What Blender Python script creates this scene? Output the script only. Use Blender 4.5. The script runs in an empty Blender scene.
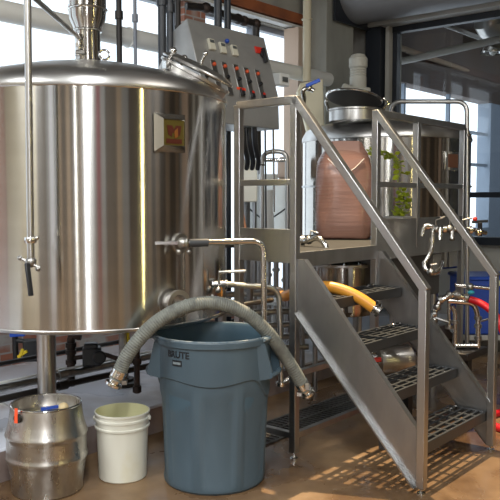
import bpy, bmesh, math, random
from math import sin, cos, pi, radians as R_
from mathutils import Vector as V, Matrix
random.seed(7)
S = bpy.context.scene
COL = S.collection

# ------------------------------------------------------------------ camera
F, H0 = 760.0, 1.51
PT = math.atan(52/760)
cd = bpy.data.cameras.new('camera'); cam = bpy.data.objects.new('camera', cd); COL.objects.link(cam)
cam.location = (0, 0, H0); cam.rotation_euler = (pi/2-PT, 0, 0)
cd.sensor_width = 36; cd.lens = F/500*36; cd.clip_start = .05; cd.clip_end = 200
S.camera = cam
S.view_settings.view_transform = 'Standard'; S.view_settings.look = 'None'
S.view_settings.gamma = 1; S.view_settings.use_curve_mapping = False
S.view_settings.exposure = 0.08

def at(px, py, Y):                      # survey helper: sight line of the photo -> point at depth Y
    x = (px-250)/F; y = (250-py)/F
    d = V((x, cos(PT)+y*sin(PT), -sin(PT)+y*cos(PT)))
    return d*(Y/d.y)+V((0, 0, H0))

# building axes: w runs along the window wall, u towards it
PHI = R_(50)
W = V((cos(PHI), sin(PHI), 0)); U = V((-sin(PHI), cos(PHI), 0))
A0 = V((.255, 4.314, 0)); K0 = V((1.13, 9.62, 0))
def PW(a, b, z=0): return A0+W*a+U*b+V((0, 0, z))        # platform frame
def KW(a, b, z=0): return K0+W*a-U*b+V((0, 0, z))        # room frame: corner, a<=0 along window wall, b>=0 along right wall

# ------------------------------------------------------------------ materials
M = {}
def mat(name, col, rough=.5, metal=0, **k):
    m = bpy.data.materials.new(name); m.use_nodes = True
    nt = m.node_tree; b = nt.nodes['Principled BSDF']
    b.inputs['Base Color'].default_value = (*col, 1); b.inputs['Roughness'].default_value = rough
    b.inputs['Metallic'].default_value = metal
    for kk, v in k.get('inp', {}).items(): b.inputs[kk].default_value = v
    n2 = k.get('noise')                 # (scale xyz, col2, factor span lo, hi)
    if n2:
        sc, c2, lo, hi = n2
        tc = nt.nodes.new('ShaderNodeTexCoord'); mp = nt.nodes.new('ShaderNodeMapping')
        mp.inputs['Scale'].default_value = sc
        nz = nt.nodes.new('ShaderNodeTexNoise'); nz.inputs['Scale'].default_value = 1; nz.inputs['Detail'].default_value = 5
        mr = nt.nodes.new('ShaderNodeMapRange'); mr.inputs[1].default_value = lo; mr.inputs[2].default_value = hi
        mx = nt.nodes.new('ShaderNodeMix'); mx.data_type = 'RGBA'
        mx.inputs[6].default_value = (*col, 1); mx.inputs[7].default_value = (*c2, 1)
        L = nt.links.new
        L(tc.outputs['Object'], mp.inputs[0]); L(mp.outputs[0], nz.inputs['Vector']); L(nz.outputs[0], mr.inputs[0])
        L(mr.outputs[0], mx.inputs[0]); L(mx.outputs[2], b.inputs['Base Color'])
        if k.get('rr'):
            m2 = nt.nodes.new('ShaderNodeMapRange'); m2.inputs[1].default_value = lo; m2.inputs[2].default_value = hi
            m2.inputs[3].default_value = k['rr'][0]; m2.inputs[4].default_value = k['rr'][1]
            L(nz.outputs[0], m2.inputs[0]); L(m2.outputs[0], b.inputs['Roughness'])
        if k.get('bump'):
            bp = nt.nodes.new('ShaderNodeBump'); bp.inputs['Strength'].default_value = k['bump']; bp.inputs['Distance'].default_value = .01
            L(nz.outputs[0], bp.inputs['Height']); L(bp.outputs[0], b.inputs['Normal'])
    M[name] = m; return m
def emit(name, col, s):
    m = bpy.data.materials.new(name); m.use_nodes = True; nt = m.node_tree; b = nt.nodes['Principled BSDF']
    b.inputs['Base Color'].default_value = (*col, 1)
    b.inputs['Emission Color'].default_value = (*col, 1); b.inputs['Emission Strength'].default_value = s
    M[name] = m
def tank_mat(name, col, rough, an):
    m = mat(name, col, rough, 1, noise=((1.5, 1.5, 14), tuple(c*.93 for c in col), .35, .65))
    nt = m.node_tree; b = nt.nodes['Principled BSDF']
    b.inputs['Anisotropic'].default_value = an; b.inputs['Anisotropic Rotation'].default_value = .25
    t = nt.nodes.new('ShaderNodeTangent'); t.direction_type = 'RADIAL'; t.axis = 'Z'
    nt.links.new(t.outputs[0], b.inputs['Tangent'])
tank_mat('tank_steel', (.60, .59, .565), .16, 1.0)
tank_mat('tun_steel', (.46, .44, .41), .17, 1.0)
mat('satin_steel', (.47, .475, .475), .36, 1, noise=((9, 9, 1.5), (.37, .37, .37), .35, .7), rr=(.28, .42))
mat('dome_steel', (.52, .515, .50), .33, 1, noise=((5, 5, 5), (.46, .44, .42), .35, .7), rr=(.28, .4))
mat('polished_steel', (.66, .65, .62), .17, 1)
mat('dull_steel', (.40, .395, .38), .38, 1, noise=((14, 14, 14), (.27, .255, .23), .4, .7), rr=(.28, .5))
mat('stringer_steel', (.42, .42, .42), .40, 1, noise=((5, 5, 2), (.26, .255, .25), .35, .7), rr=(.34, .5))
mat('tread_steel', (.10, .105, .11), .45, .85)
mat('deck_plate', (.05, .049, .047), .8, 0, inp={'Specular IOR Level': .08})
mat('dark_steel', (.13, .125, .12), .5, .8)
mat('keg_steel', (.56, .54, .50), .34, 1, noise=((18, 18, 7), (.42, .385, .34), .42, .68), rr=(.27, .45), bump=.03)
mat('panel_steel', (.44, .44, .43), .42, .55, noise=((3, 3, 6), (.35, .35, .345), .35, .7), rr=(.36, .5))
mat('black_iron', (.022, .018, .016), .45, .3)
mat('rust_iron', (.055, .032, .024), .6, .3, noise=((20, 20, 20), (.02, .015, .013), .4, .6))
mat('black_plastic', (.012, .013, .016), .4)
mat('grey_rubber', (.035, .038, .042), .55)
mat('bin_blue', (.070, .108, .138), .42, 0, noise=((6, 6, 2.5), (.054, .086, .112), .35, .7), rr=(.38, .5), bump=.04)
mat('bin_blue_inside', (.055, .10, .135), .5)
mat('bin_worn', (.20, .235, .25), .5, 0, noise=((30, 30, 30), (.09, .135, .17), .4, .6))
mat('bin_print', (.008, .010, .014), .5)
mat('cream_plastic', (.74, .735, .65), .42, 0, noise=((5, 5, 3), (.68, .64, .46), .58, .78), inp={'Subsurface Weight': .0})
mat('pail_inside', (.66, .64, .38), .45)
mat('hose_grey', (.17, .18, .16), .62, 0, noise=((25, 25, 25), (.115, .12, .11), .4, .65), bump=.2)
mat('hose_yellow', (.62, .27, .03), .38)
mat('hose_red', (.52, .012, .02), .35)
mat('red_plastic', (.62, .03, .015), .4)
mat('orange_tape', (.95, .11, .035), .5)
mat('bung_cream', (.60, .47, .26), .6)
mat('blue_plastic', (.02, .07, .38), .35)
mat('bright_blue', (.015, .09, .55), .4)
mat('teal_plastic', (.02, .30, .38), .4)
mat('yellow_paint', (.75, .55, .02), .45)
mat('white_plastic', (.74, .75, .73), .4)
mat('clear_plastic', (.80, .82, .80), .45, 0, inp={'Transmission Weight': .55, 'IOR': 1.3})
mat('meter_face', (.62, .60, .50), .4)
mat('lcd', (.09, .10, .10), .3)
mat('bag_pink', (.30, .165, .13), .30, 0, noise=((2.5, 2.5, 34), (.245, .13, .10), .35, .65), bump=.22, rr=(.2, .38))
mat('bag_label', (.34, .20, .16), .4)
mat('bag_seam', (.78, .72, .66), .5)
mat('beige_column', (.56, .43, .34), .8)
mat('motor_paint', (.42, .41, .36), .5)
mat('cream_pipe', (.62, .56, .41), .5)
mat('cream_cloth', (.70, .64, .47), .8)
mat('leaf', (.42, .50, .03), .5)
mat('stem', (.20, .22, .04), .6)
mat('wood', (.13, .055, .03), .6)
mat('rust_beam', (.33, .10, .035), .6, 0, noise=((4, 4, 4), (.22, .07, .03), .4, .65))
mat('white_paint', (.66, .66, .64), .6)
mat('duct_paint', (.42, .41, .385), .55, .1)
mat('duct_white', (.68, .67, .63), .5)
mat('window_frame', (.018, .022, .030), .4)
mat('window_frame_grey', (.22, .24, .28), .45)
mat('wall_paint', (.40, .39, .35), .85, noise=((1.5, 1.5, 1.5), (.33, .32, .29), .35, .7))
mat('wall_grey', (.26, .26, .255), .85, noise=((1.5, 1.5, 1.5), (.20, .20, .20), .35, .7))
mat('wall_beige', (.60, .55, .42), .8)
mat('wall_dark', (.10, .085, .07), .8)
mat('wall_tan', (.30, .23, .16), .8)
mat('streak_panel_red', (.16, .03, .035), .6)  # only for the added panels mirrored in the kettle
mat('streak_panel_white', (.60, .62, .66), .7)  # likewise only for the added mirrored panels
mat('concrete', (.33, .33, .295), .85, noise=((2.5, 2.5, 1.2), (.22, .22, .20), .35, .7), bump=.1)
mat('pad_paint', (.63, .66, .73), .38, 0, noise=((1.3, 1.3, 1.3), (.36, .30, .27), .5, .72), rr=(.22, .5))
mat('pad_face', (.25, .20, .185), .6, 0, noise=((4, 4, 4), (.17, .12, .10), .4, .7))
mat('shutter_grey', (.25, .25, .26), .5, .3)
mat('hall_ceiling', (.13, .095, .075), .8, noise=((.8, .8, .8), (.10, .085, .08), .35, .7))
mat('hall_wall', (.30, .36, .44), .8)
mat('pale_liner', (.55, .62, .62), .5, 0)
mat('emblem_gold', (.10, .075, .014), .35, .2)
mat('emblem_red', (.07, .012, .006), .4)
mat('emblem_orange', (.20, .07, .012), .4)
emit('lamp_red', (.50, .07, .02), .12)

def floor_mat():
    m = mat('floor_wet', (.30, .15, .07), .35); nt = m.node_tree; b = nt.nodes['Principled BSDF']; N = nt.nodes.new; L = nt.links.new
    tc = N('ShaderNodeTexCoord')
    n1 = N('ShaderNodeTexNoise'); n1.inputs['Scale'].default_value = 1.3; n1.inputs['Detail'].default_value = 6; n1.inputs['Distortion'].default_value = .6
    n2 = N('ShaderNodeTexNoise'); n2.inputs['Scale'].default_value = 9; n2.inputs['Detail'].default_value = 6
    L(tc.outputs['Object'], n1.inputs[0]); L(tc.outputs['Object'], n2.inputs[0])
    cr = N('ShaderNodeValToRGB'); e = cr.color_ramp
    e.elements[0].position = .36; e.elements[0].color = (.085, .048, .026, 1)
    e.elements[1].position = .62; e.elements[1].color = (.27, .175, .095, 1)
    x = e.elements.new(.48); x.color = (.19, .115, .06, 1)
    L(n1.outputs[0], cr.inputs[0])
    mx = N('ShaderNodeMix'); mx.data_type = 'RGBA'; mx.blend_type = 'MULTIPLY'; mx.inputs[0].default_value = .5
    c2 = N('ShaderNodeValToRGB'); c2.color_ramp.elements[0].position = .3; c2.color_ramp.elements[0].color = (.55, .5, .45, 1); c2.color_ramp.elements[1].position = .6
    L(n2.outputs[0], c2.inputs[0]); L(cr.outputs[0], mx.inputs[6]); L(c2.outputs[0], mx.inputs[7]); L(mx.outputs[2], b.inputs['Base Color'])
    mr = N('ShaderNodeMapRange'); mr.inputs[1].default_value = .4; mr.inputs[2].default_value = .6; mr.inputs[3].default_value = .16; mr.inputs[4].default_value = .5
    L(n1.outputs[0], mr.inputs[0]); L(mr.outputs[0], b.inputs['Roughness'])
    bp = N('ShaderNodeBump'); bp.inputs['Strength'].default_value = .12; L(n2.outputs[0], bp.inputs['Height']); L(bp.outputs[0], b.inputs['Normal'])
floor_mat()
def brick_mat():
    m = mat('brick_washed', (.5, .3, .2), .85); nt = m.node_tree; b = nt.nodes['Principled BSDF']; N = nt.nodes.new; L = nt.links.new
    tc = N('ShaderNodeTexCoord'); mp = N('ShaderNodeMapping'); mp.inputs['Rotation'].default_value = (pi/2, 0, 0)
    # project on the wall plane: object coords of the wall are (along, thickness, z)
    sx = N('ShaderNodeSeparateXYZ'); cx = N('ShaderNodeCombineXYZ'); L(tc.outputs['Object'], sx.inputs[0])
    L(sx.outputs[0], cx.inputs[0]); L(sx.outputs[2], cx.inputs[1])
    br = N('ShaderNodeTexBrick'); br.inputs['Scale'].default_value = 1; br.inputs['Brick Width'].default_value = .21; br.inputs['Row Height'].default_value = .07
    br.inputs['Mortar Size'].default_value = .008
    br.inputs['Color1'].default_value = (.36, .13, .075, 1); br.inputs['Color2'].default_value = (.30, .17, .13, 1); br.inputs['Mortar'].default_value = (.38, .35, .33, 1)
    L(cx.outputs[0], br.inputs['Vector'])
    nz = N('ShaderNodeTexNoise'); nz.inputs['Scale'].default_value = 3; L(tc.outputs['Object'], nz.inputs[0])
    mr = N('ShaderNodeMapRange'); mr.inputs[1].default_value = .50; mr.inputs[2].default_value = .62; L(nz.outputs[0], mr.inputs[0])
    mx = N('ShaderNodeMix'); mx.data_type = 'RGBA'; mx.inputs[7].default_value = (.40, .38, .36, 1)
    L(mr.outputs[0], mx.inputs[0]); L(br.outputs[0], mx.inputs[6]); L(mx.outputs[2], b.inputs['Base Color'])
brick_mat()
def glass_mat(name, tint):
    m = bpy.data.materials.new(name); m.use_nodes = True; nt = m.node_tree; nt.nodes.clear(); N = nt.nodes.new; L = nt.links.new
    o = N('ShaderNodeOutputMaterial'); mx = N('ShaderNodeMixShader'); t = N('ShaderNodeBsdfTransparent'); g = N('ShaderNodeBsdfGlossy'); lw = N('ShaderNodeLayerWeight'); fr = N('ShaderNodeMath'); pw = N('ShaderNodeMath')
    t.inputs[0].default_value = (*tint, 1); g.inputs['Roughness'].default_value = .02; lw.inputs[0].default_value = .5; pw.operation = 'POWER'; pw.inputs[1].default_value = 5; fr.operation = 'MULTIPLY_ADD'; fr.inputs[1].default_value = .9; fr.inputs[2].default_value = .04
    L(lw.outputs['Facing'], pw.inputs[0]); L(pw.outputs[0], fr.inputs[0])
    L(fr.outputs[0], mx.inputs[0]); L(t.outputs[0], mx.inputs[1]); L(g.outputs[0], mx.inputs[2]); L(mx.outputs[0], o.inputs[0]); M[name] = m
glass_mat('window_glass', (.93, .96, .98))

# ------------------------------------------------------------------ object helpers
BASE = {}
def tag(o, label=None, cat=None, group=None, kind=None):
    if label: o['label'] = label
    if cat: o['category'] = cat
    if group: o['group'] = group
    if kind: o['kind'] = kind
    return o
def thing(name, label, cat, loc, group=None):
    o = bpy.data.objects.new(name, None); COL.objects.link(o); o.location = loc; o.empty_display_size = .05
    BASE[o.name] = V(loc); return tag(o, label, cat, group)

class MB:
    def __init__(s): s.bm = bmesh.new()
    def _ring_faces(s, rings, close=True, cap=True):
        for r0, r1 in zip(rings, rings[1:]):
            n = len(r0)
            for i in range(n if close else n-1):
                j = (i+1) % n
                try: s.bm.faces.new((r0[i], r0[j], r1[j], r1[i]))
                except ValueError: pass
        if cap:
            for r in (rings[0], rings[-1]):
                if len(r) > 2:
                    try: s.bm.faces.new(r)
                    except ValueError: pass
    def box(s, c, size, ang=PHI, rot=None):
        """box centred at c; size along (local x, local y, z); ang turns it about z"""
        m = rot if rot is not None else Matrix.Rotation(ang, 3, 'Z')
        vs = [s.bm.verts.new(V(c)+m@V((x*size[0]/2, y*size[1]/2, z*size[2]/2))) for z in (-1, 1) for x, y in ((-1, -1), (1, -1), (1, 1), (-1, 1))]
        f = s.bm.faces.new
        f(vs[3::-1]); f(vs[4:]);
        for i in range(4): f((vs[i], vs[(i+1) % 4], vs[4+(i+1) % 4], vs[4+i]))
        return s
    def bar(s, p, q, a, b=None, up=(0, 0, 1)):
        """square bar from p to q, section a x b"""
        p, q = V(p), V(q); d = (q-p).normalized(); b = b or a
        x = d.cross(V(up));
        if x.length < 1e-4: x = W.copy()
        x.normalize(); y = x.cross(d)
        r = [[s.bm.verts.new(o+x*sx*a/2+y*sy*b/2) for sx, sy in ((-1, -1), (1, -1), (1, 1), (-1, 1))] for o in (p, q)]
        s._ring_faces(r); return s
    def tube(s, pts, r, n=12, cap=True, bend=0, rfun=None):
        pts = [V(p) for p in pts]
        if bend:
            out = [pts[0]]
            for a, b, c in zip(pts, pts[1:], pts[2:]):
                d0 = (a-b); d1 = (c-b); k = min(bend, d0.length*.49, d1.length*.49)
                p0 = b+d0.normalized()*k; p1 = b+d1.normalized()*k
                for i in range(7):
                    t = i/6; out.append(p0*(1-t)**2+b*2*t*(1-t)+p1*t*t)
            out.append(pts[-1]); pts = out
        q = [pts[0]]
        for p in pts[1:]:
            if (p-q[-1]).length > 1e-5: q.append(p)
        pts = q
        t0 = (pts[1]-pts[0]).normalized(); x = t0.cross(V((0, 0, 1)))
        if x.length < 1e-3: x = t0.cross(V((1, 0, 0)))
        x.normalize(); rings = []
        for i, p in enumerate(pts):
            t = ((pts[min(i+1, len(pts)-1)]-pts[max(i-1, 0)])).normalized()
            x = (x-t*x.dot(t)).normalized(); y = t.cross(x)
            rr = rfun(i, len(pts)) if rfun else r
            rings.append([s.bm.verts.new(p+(x*cos(2*pi*k/n)+y*sin(2*pi*k/n))*rr) for k in range(n)])
        s._ring_faces(rings, cap=cap); return s
    def lathe(s, c, prof, n=48, axis=None, cap=True, fun=None):
        """prof: list of (radius, height) along axis"""
        c = V(c); ax = V(axis).normalized() if axis else V((0, 0, 1))
        if abs(ax.z) > .999: x, y = V((1, 0, 0)), V((0, 1, 0))
        else: x = ax.cross(V((0, 0, 1))).normalized(); y = ax.cross(x)
        rings = []
        for (r, h) in prof:
            if r < 1e-5: rings.append([s.bm.verts.new(c+ax*h)]); continue
            rings.append([s.bm.verts.new(c+ax*h+(x*cos(2*pi*k/n)+y*sin(2*pi*k/n))*(r+(fun(2*pi*k/n, h, r) if fun else 0))) for k in range(n)])
        for r0, r1 in zip(rings, rings[1:]):
            for i in range(n):
                j = (i+1) % n
                if len(r0) == 1 and len(r1) == 1: break
                vs = (r0[0], r1[j], r1[i]) if len(r0) == 1 else (r0[i], r0[j], r1[0]) if len(r1) == 1 else (r0[i], r0[j], r1[j], r1[i])
                s.bm.faces.new(vs)
        if cap:
            for r in (rings[0], rings[-1]):
                if len(r) > 2: s.bm.faces.new(r)
        return s
    def cyl(s, p, q, r, n=20, r2=None):
        p, q = V(p), V(q); return s.lathe(p, [(r, 0), (r2 or r, (q-p).length)], n, axis=(q-p))
    def torus(s, c, Rr, r, axis=(0, 0, 1), n=40, m=8, a0=0, a1=2*pi):
        c = V(c); ax = V(axis).normalized()
        x = ax.cross(V((0, 0, 1))) if abs(ax.z) < .999 else V((1, 0, 0)); x.normalize(); y = ax.cross(x)
        full = abs(a1-a0-2*pi) < 1e-6; rings = []
        for i in range(n if full else n+1):
            t = a0+(a1-a0)*i/n; d = x*cos(t)+y*sin(t)
            rings.append([s.bm.verts.new(c+d*(Rr+r*cos(2*pi*k/m))+ax*r*sin(2*pi*k/m)) for k in range(m)])
        if full: s._ring_faces(rings+[rings[0]], cap=False)
        else: s._ring_faces(rings)
        return s
    def sphere(s, c, r, sc=(1, 1, 1)):
        mtx = Matrix.Translation(V(c)) @ Matrix.Diagonal((*[r*k for k in sc], 1))
        bmesh.ops.create_uvsphere(s.bm, u_segments=16, v_segments=10, radius=1, matrix=mtx); return s
    def prism(s, pts, ext):
        """polygon of 3d points extruded by vector ext"""
        a = [s.bm.verts.new(V(p)) for p in pts]; b = [s.bm.verts.new(V(p)+V(ext)) for p in pts]
        s.bm.faces.new(a[::-1]); s.bm.faces.new(b)
        for i in range(len(a)):
            j = (i+1) % len(a); s.bm.faces.new((a[i], a[j], b[j], b[i]))
        return s
    def build(s, name, m, parent=None, bevel=0, ang=35, loc=None, rotz=0):
        bmesh.ops.recalc_face_normals(s.bm, faces=s.bm.faces)
        me = bpy.data.meshes.new(name); s.bm.to_mesh(me); s.bm.free()
        for p in me.polygons: p.use_smooth = True
        me.set_sharp_from_angle(angle=R_(ang))
        me.materials.append(M[m]); o = bpy.data.objects.new(name, me); COL.objects.link(o)
        if parent is not None:
            root = parent
            while root.parent: root = root.parent
            base = BASE.get(root.name, V((0, 0, 0)))
            me.transform(Matrix.Translation(-base)); o.parent = parent
        else:
            if loc is None:
                xs = [v.co for v in me.vertices]
                loc = V((sum(p.x for p in xs)/len(xs), sum(p.y for p in xs)/len(xs), min(p.z for p in xs)))
            loc = V(loc); rm = Matrix.Rotation(rotz, 4, 'Z')
            me.transform(rm.inverted() @ Matrix.Translation(-loc)); o.location = loc; o.rotation_euler = (0, 0, rotz)
            BASE[o.name] = loc
        if bevel:
            b = o.modifiers.new('bevel', 'BEVEL'); b.width = bevel; b.segments = 2; b.limit_method = 'ANGLE'; b.angle_limit = R_(40)
        return o
def struct(mb, name, m, **k): return tag(mb.build(name, m, **k), kind='structure')
def bez(pts, n=60):
    """Catmull-Rom through points"""
    pts = [V(p) for p in pts]; P = [pts[0]*2-pts[1]]+pts+[pts[-1]*2-pts[-2]]; out = []
    seg = len(pts)-1
    for i in range(n+1):
        u = i/n*seg; k = min(int(u), seg-1); t = u-k; a, b, c, d = P[k:k+4]
        out.append(.5*((2*b)+(c-a)*t+(2*a-5*b+4*c-d)*t*t+(3*b-a-3*c+d)*t**3))
    return out

# ================================================================== THE SETTING
AR, BR, HC = 13.5, 9.5, 4.7            # room length along window wall, along right wall, ceiling
PADB = 5.0                              # room-frame b of the plinth's front edge
# platform b=.686 -> room b
PADB = -((A0+U*.975)-K0).dot(U)
def slab(pts, z0, z1): return MB().prism([V((p.x, p.y, z0)) for p in pts], (0, 0, z1-z0))
struct(slab([KW(-AR-.3, -.3), KW(.0, -.3), KW(.0, BR+.3), KW(-AR-.3, BR+.3)], -.12, 0), 'floor', 'floor_wet', loc=(0, 0, 0))
struct(slab([KW(-AR, 0), KW(0, 0), KW(0, PADB), KW(-AR, PADB)], 0, .18), 'floor_plinth', 'pad_paint', bevel=.012, loc=(0, 0, 0))
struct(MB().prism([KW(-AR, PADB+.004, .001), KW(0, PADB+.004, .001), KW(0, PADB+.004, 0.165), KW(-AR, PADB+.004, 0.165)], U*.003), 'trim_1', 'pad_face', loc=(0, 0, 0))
struct(slab([KW(-AR-.3, -.3), KW(.3, -.3), KW(.3, BR+.3), KW(-AR-.3, BR+.3)], HC, HC+.15), 'ceiling', 'wall_grey', loc=(0, 0, 0))
# floor trench with a dark grate between plinth and platform
g = MB()
for i in range(64):
    g.box(PW(-.33+i*.045, .42, -.004+.006), (.016, .26, .010))
for b in (.28, .42, .56): g.box(PW(1.08, b, .004), (2.84, .02, .012))
struct(g, 'trim_2', 'dark_steel', loc=(0, 0, 0))
struct(MB().box(PW(1.08, .42, .0008), (2.84, .27, .0015)), 'trim_3', 'black_iron', loc=(0, 0, 0))

# window wall (along w, b=0). pieces given in room a-range and z-range
def wallpiece(mb, a0, a1, z0, z1, th=.24, off=0):
    mb.box(KW((a0+a1)/2, -th/2+off, (z0+z1)/2), (a1-a0, th, z1-z0)); return mb
wb = MB()
SILL_A, SILL_B = .95, .34
wins = [(-9.6, -6.3, SILL_A), (-6.0, -2.75, SILL_A), (-2.45, -.75, SILL_B)]   # a0,a1,sill ; head 3.42
HEAD = 3.42
for (a0, a1, s0) in ((-AR, -9.6, HEAD), (-6.3, -6.0, HEAD), (-9.6, -6.3, SILL_A), (-6.0, -2.45, SILL_A)): wallpiece(wb, a0, a1, 0 if s0 == SILL_A or s0 == HEAD else 0, s0)
wallpiece(wb, -2.75, -2.45, SILL_A, HEAD); wallpiece(wb, -2.45, -.75, 0, SILL_B); wallpiece(wb, -.75, 0, 0, HEAD)
struct(wb, 'wall_left', 'brick_washed', rotz=PHI, loc=K0)
struct(wallpiece(MB(), -AR, 0.24, HEAD, HC), 'wall_left_upper', 'wall_paint', rotz=PHI, loc=K0)
for i, (a0, a1, s0) in enumerate(wins):
    root = thing('window_%d' % (i+1), None, None, KW((a0+a1)/2, -.12, s0)); root['kind'] = 'structure'
    fr = MB()
    fw = .06
    for z in (s0+fw/2, HEAD-fw/2): fr.box(KW((a0+a1)/2, -.12, z), (a1-a0, .08, fw))
    n = 3 if a1-a0 > 2 else 2
    for k in range(n+1): fr.box(KW(a0+fw/2+(a1-a0-fw)*k/n, -.12, (s0+HEAD)/2), (fw, .08, HEAD-s0-2*fw))
    fr.build('window_frame', 'window_frame_grey', root)
    MB().box(KW((a0+a1)/2, -.12, (s0+HEAD)/2), (a1-a0-.02, .008, HEAD-s0-.04)).build('window_pane', 'window_glass', root)
# rust-red lintel beam with a white under-edge
struct(MB().box(KW(-3.1, .06, 3.53), (6.2, .14, .11)), 'trim_4', 'rust_beam', loc=KW(-3.1, .06, 3.53), rotz=PHI)
struct(MB().box(KW(-3.1, .05, 3.445), (6.2, .12, .03)), 'trim_5', 'white_paint', loc=KW(-3.1, .05, 3.445), rotz=PHI)
# beige masonry pier and curtain-like wall strip right of the small window
struct(MB().box(KW(-.95, .10, 1.9), (.42, .2, 3.02)), 'trim_6', 'beige_column', loc=KW(-.95, .1, 0), rotz=PHI)

# right wall (along -u, a=0): wall strip, black tracks, glazing to the next hall
def rpiece(mb, b0, b1, z0, z1, th=.24): mb.box(KW(th/2, (b0+b1)/2, (z0+z1)/2), (th, b1-b0, z1-z0)); return mb
G0, G1, GB, GT = .72, 4.6, 1.0, 3.56
rw = MB(); rpiece(rw, 0, G0, 0, HC); rpiece(rw, G0, G1, GT, HC); rpiece(rw, G0, G1, 0, GB); rpiece(rw, G1, BR, 0, HC)
struct(rw, 'wall_right', 'wall_paint', loc=K0, rotz=PHI)
wr = thing('window_4', None, None, KW(.06, (G0+G1)/2, GB)); wr['kind'] = 'structure'
fr = MB()
fr.box(KW(.06, (G0+G1)/2, GT-.05), (.1, G1-G0, .10)); fr.box(KW(-.0, (G0+G1)/2, GB+.04), (.2, G1-G0, .085))
fr.box(KW(.06, (G0+G1)/2, 1.545), (.08, G1-G0, .06))
for b in (G0+.03, 2.65, G1-.03): fr.box(KW(.06, b, (GB+GT)/2), (.08, .06, GT-GB))
fr.build('window_frame', 'window_frame', wr)
MB().box(KW(.06, (G0+G1)/2, (GB+GT)/2), (.01, G1-G0-.02, GT-GB-.04)).build('window_pane', 'window_glass', wr)
struct(MB().box(KW(-.08, .55, 1.8), (.14, .20, 3.6)), 'trim_7', 'window_frame', loc=KW(-.08, .55), rotz=PHI)
struct(MB().box(KW(-.04, .70, 1.8), (.06, .05, 3.6)), 'trim_8', 'wall_paint', loc=KW(-.04, .70), rotz=PHI)
# rear and side walls (behind the camera)
struct(MB().box(KW(-AR-.12, BR/2, HC/2), (.24, BR, HC)), 'wall_rear', 'wall_beige', loc=KW(-AR, BR/2), rotz=PHI)
struct(MB().box(KW(-AR/2, BR+.12, HC/2), (AR, .24, HC)), 'wall_side', 'wall_dark', loc=KW(-AR/2, BR), rotz=PHI)
# unseen panels added behind the camera, placed to stripe the kettle's reflection
kc = V((-.94, 4.5, 0)); KR = .80
def mirror_hit(px):
    d = V(((px-250)/F, 1, 0)).normalized(); b = d.dot(kc); t = b-math.sqrt(b*b-(kc.dot(kc)-KR*KR)); P = d*t
    n = (P-kc)/KR; r = d-2*d.dot(n)*n
    q = P-K0; a, bb = q.dot(W), -q.dot(U); ra, rb = r.dot(W), -r.dot(U)
    ts = []
    if ra < 0: ts.append(((-AR-a)/ra, 'rear'))
    if rb > 0: ts.append(((BR-bb)/rb, 'side'))
    if ra > 0: ts.append(((0-a)/ra, 'right'))
    t, w = min(ts); return w, (bb+rb*t if w == 'rear' or w == 'right' else a+ra*t)
tn = 10
def panel(p0, p1, m, z0=0, z1=HC-.05, d=.10):
    global tn
    w0, c0 = mirror_hit(p0); w1, c1 = mirror_hit(p1)
    if w0 != w1: return
    c, s_ = (c0+c1)/2, abs(c1-c0)
    if w0 == 'rear': ctr, sz = KW(-AR+d/2, c, (z0+z1)/2), (d, s_, z1-z0)
    elif w0 == 'side': ctr, sz = KW(c, BR-d/2, (z0+z1)/2), (s_, d, z1-z0)
    else: ctr, sz = KW(-d/2, c, (z0+z1)/2), (d, s_, z1-z0)
    struct(MB().box(ctr, sz), 'trim_%d' % tn, m, loc=ctr, rotz=PHI); tn += 1  # added reflection panel, not actual trim of the room
for p0, p1, m in ((38, 47, 'wall_dark'), (47, 50, 'wall_grey'), (50, 55, 'streak_panel_white'), (55, 60, 'wall_dark'), (60, 62, 'wall_tan'), (62, 67, 'wall_dark'),
                  (67, 71, 'wall_tan'), (71, 74.5, 'wall_dark'), (74.5, 77, 'streak_panel_white'), (77, 81, 'wall_dark'), (81, 83, 'wall_tan'),
                  (90, 95, 'wall_grey'), (98, 102, 'streak_panel_red'), (102, 107, 'wall_grey'), (118, 123, 'wall_tan'), (123, 130, 'wall_grey'), (148, 152, 'wall_tan'), (156, 160, 'wall_tan'), (166, 170, 'wall_tan'), (176, 179, 'wall_tan'), (183, 189, 'beige_column'), (189.5, 193, 'wall_dark'), (196, 199, 'wall_dark')):
    panel(p0, p1, m)

# concrete column in the far corner
cc = V((.85, 8.6, 0))+U*.12+W*.28
struct(MB().box(cc+V((0, 0, HC/2)), (.56, .24, HC)), 'trim_30', 'concrete', loc=cc, rotz=PHI, bevel=.01)

# neighbouring hall behind the glass
HL = 12
struct(slab([KW(.24, -.3), KW(HL, -.3), KW(HL, 8), KW(.24, 8)], -.12, 0), 'floor_hall', 'wall_grey', loc=(0, 0, 0))
struct(slab([KW(.24, -.3), KW(HL, -.3), KW(HL, 8), KW(.24, 8)], 4.15, 4.3), 'ceiling_hall', 'hall_ceiling', loc=(0, 0, 0))
hw = MB()
for a0, a1, z0, z1 in ((.24, HL, 0, 1.0), (.24, .30, 1, 3.14), (4.7, HL, 1.0, 3.14)):
    hw.box(KW((a0+a1)/2, -.12, (z0+z1)/2), (a1-a0, .24, z1-z0))
struct(hw, 'wall_hall', 'hall_wall', loc=K0, rotz=PHI)
struct(MB().box(KW((HL+.24)/2, -.12, 3.645), (HL-.24, .24, 1.01)), 'wall_hall_upper', 'hall_ceiling', loc=K0, rotz=PHI)
hf = MB()
for a in (1.75, 3.2): hf.box(KW(a, -.08, 2.07), (.05, .06, 2.14))
for z in (2.07, 2.6): hf.box(KW(2.5, -.08, z), (4.4, .06, .05))
struct(hf, 'trim_31', 'hall_wall', loc=K0, rotz=PHI)
struct(MB().box(KW(HL+.12, 4, 2.1), (.24, 8.6, 4.2)), 'wall_hall_end', 'hall_wall', loc=K0, rotz=PHI)
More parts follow.
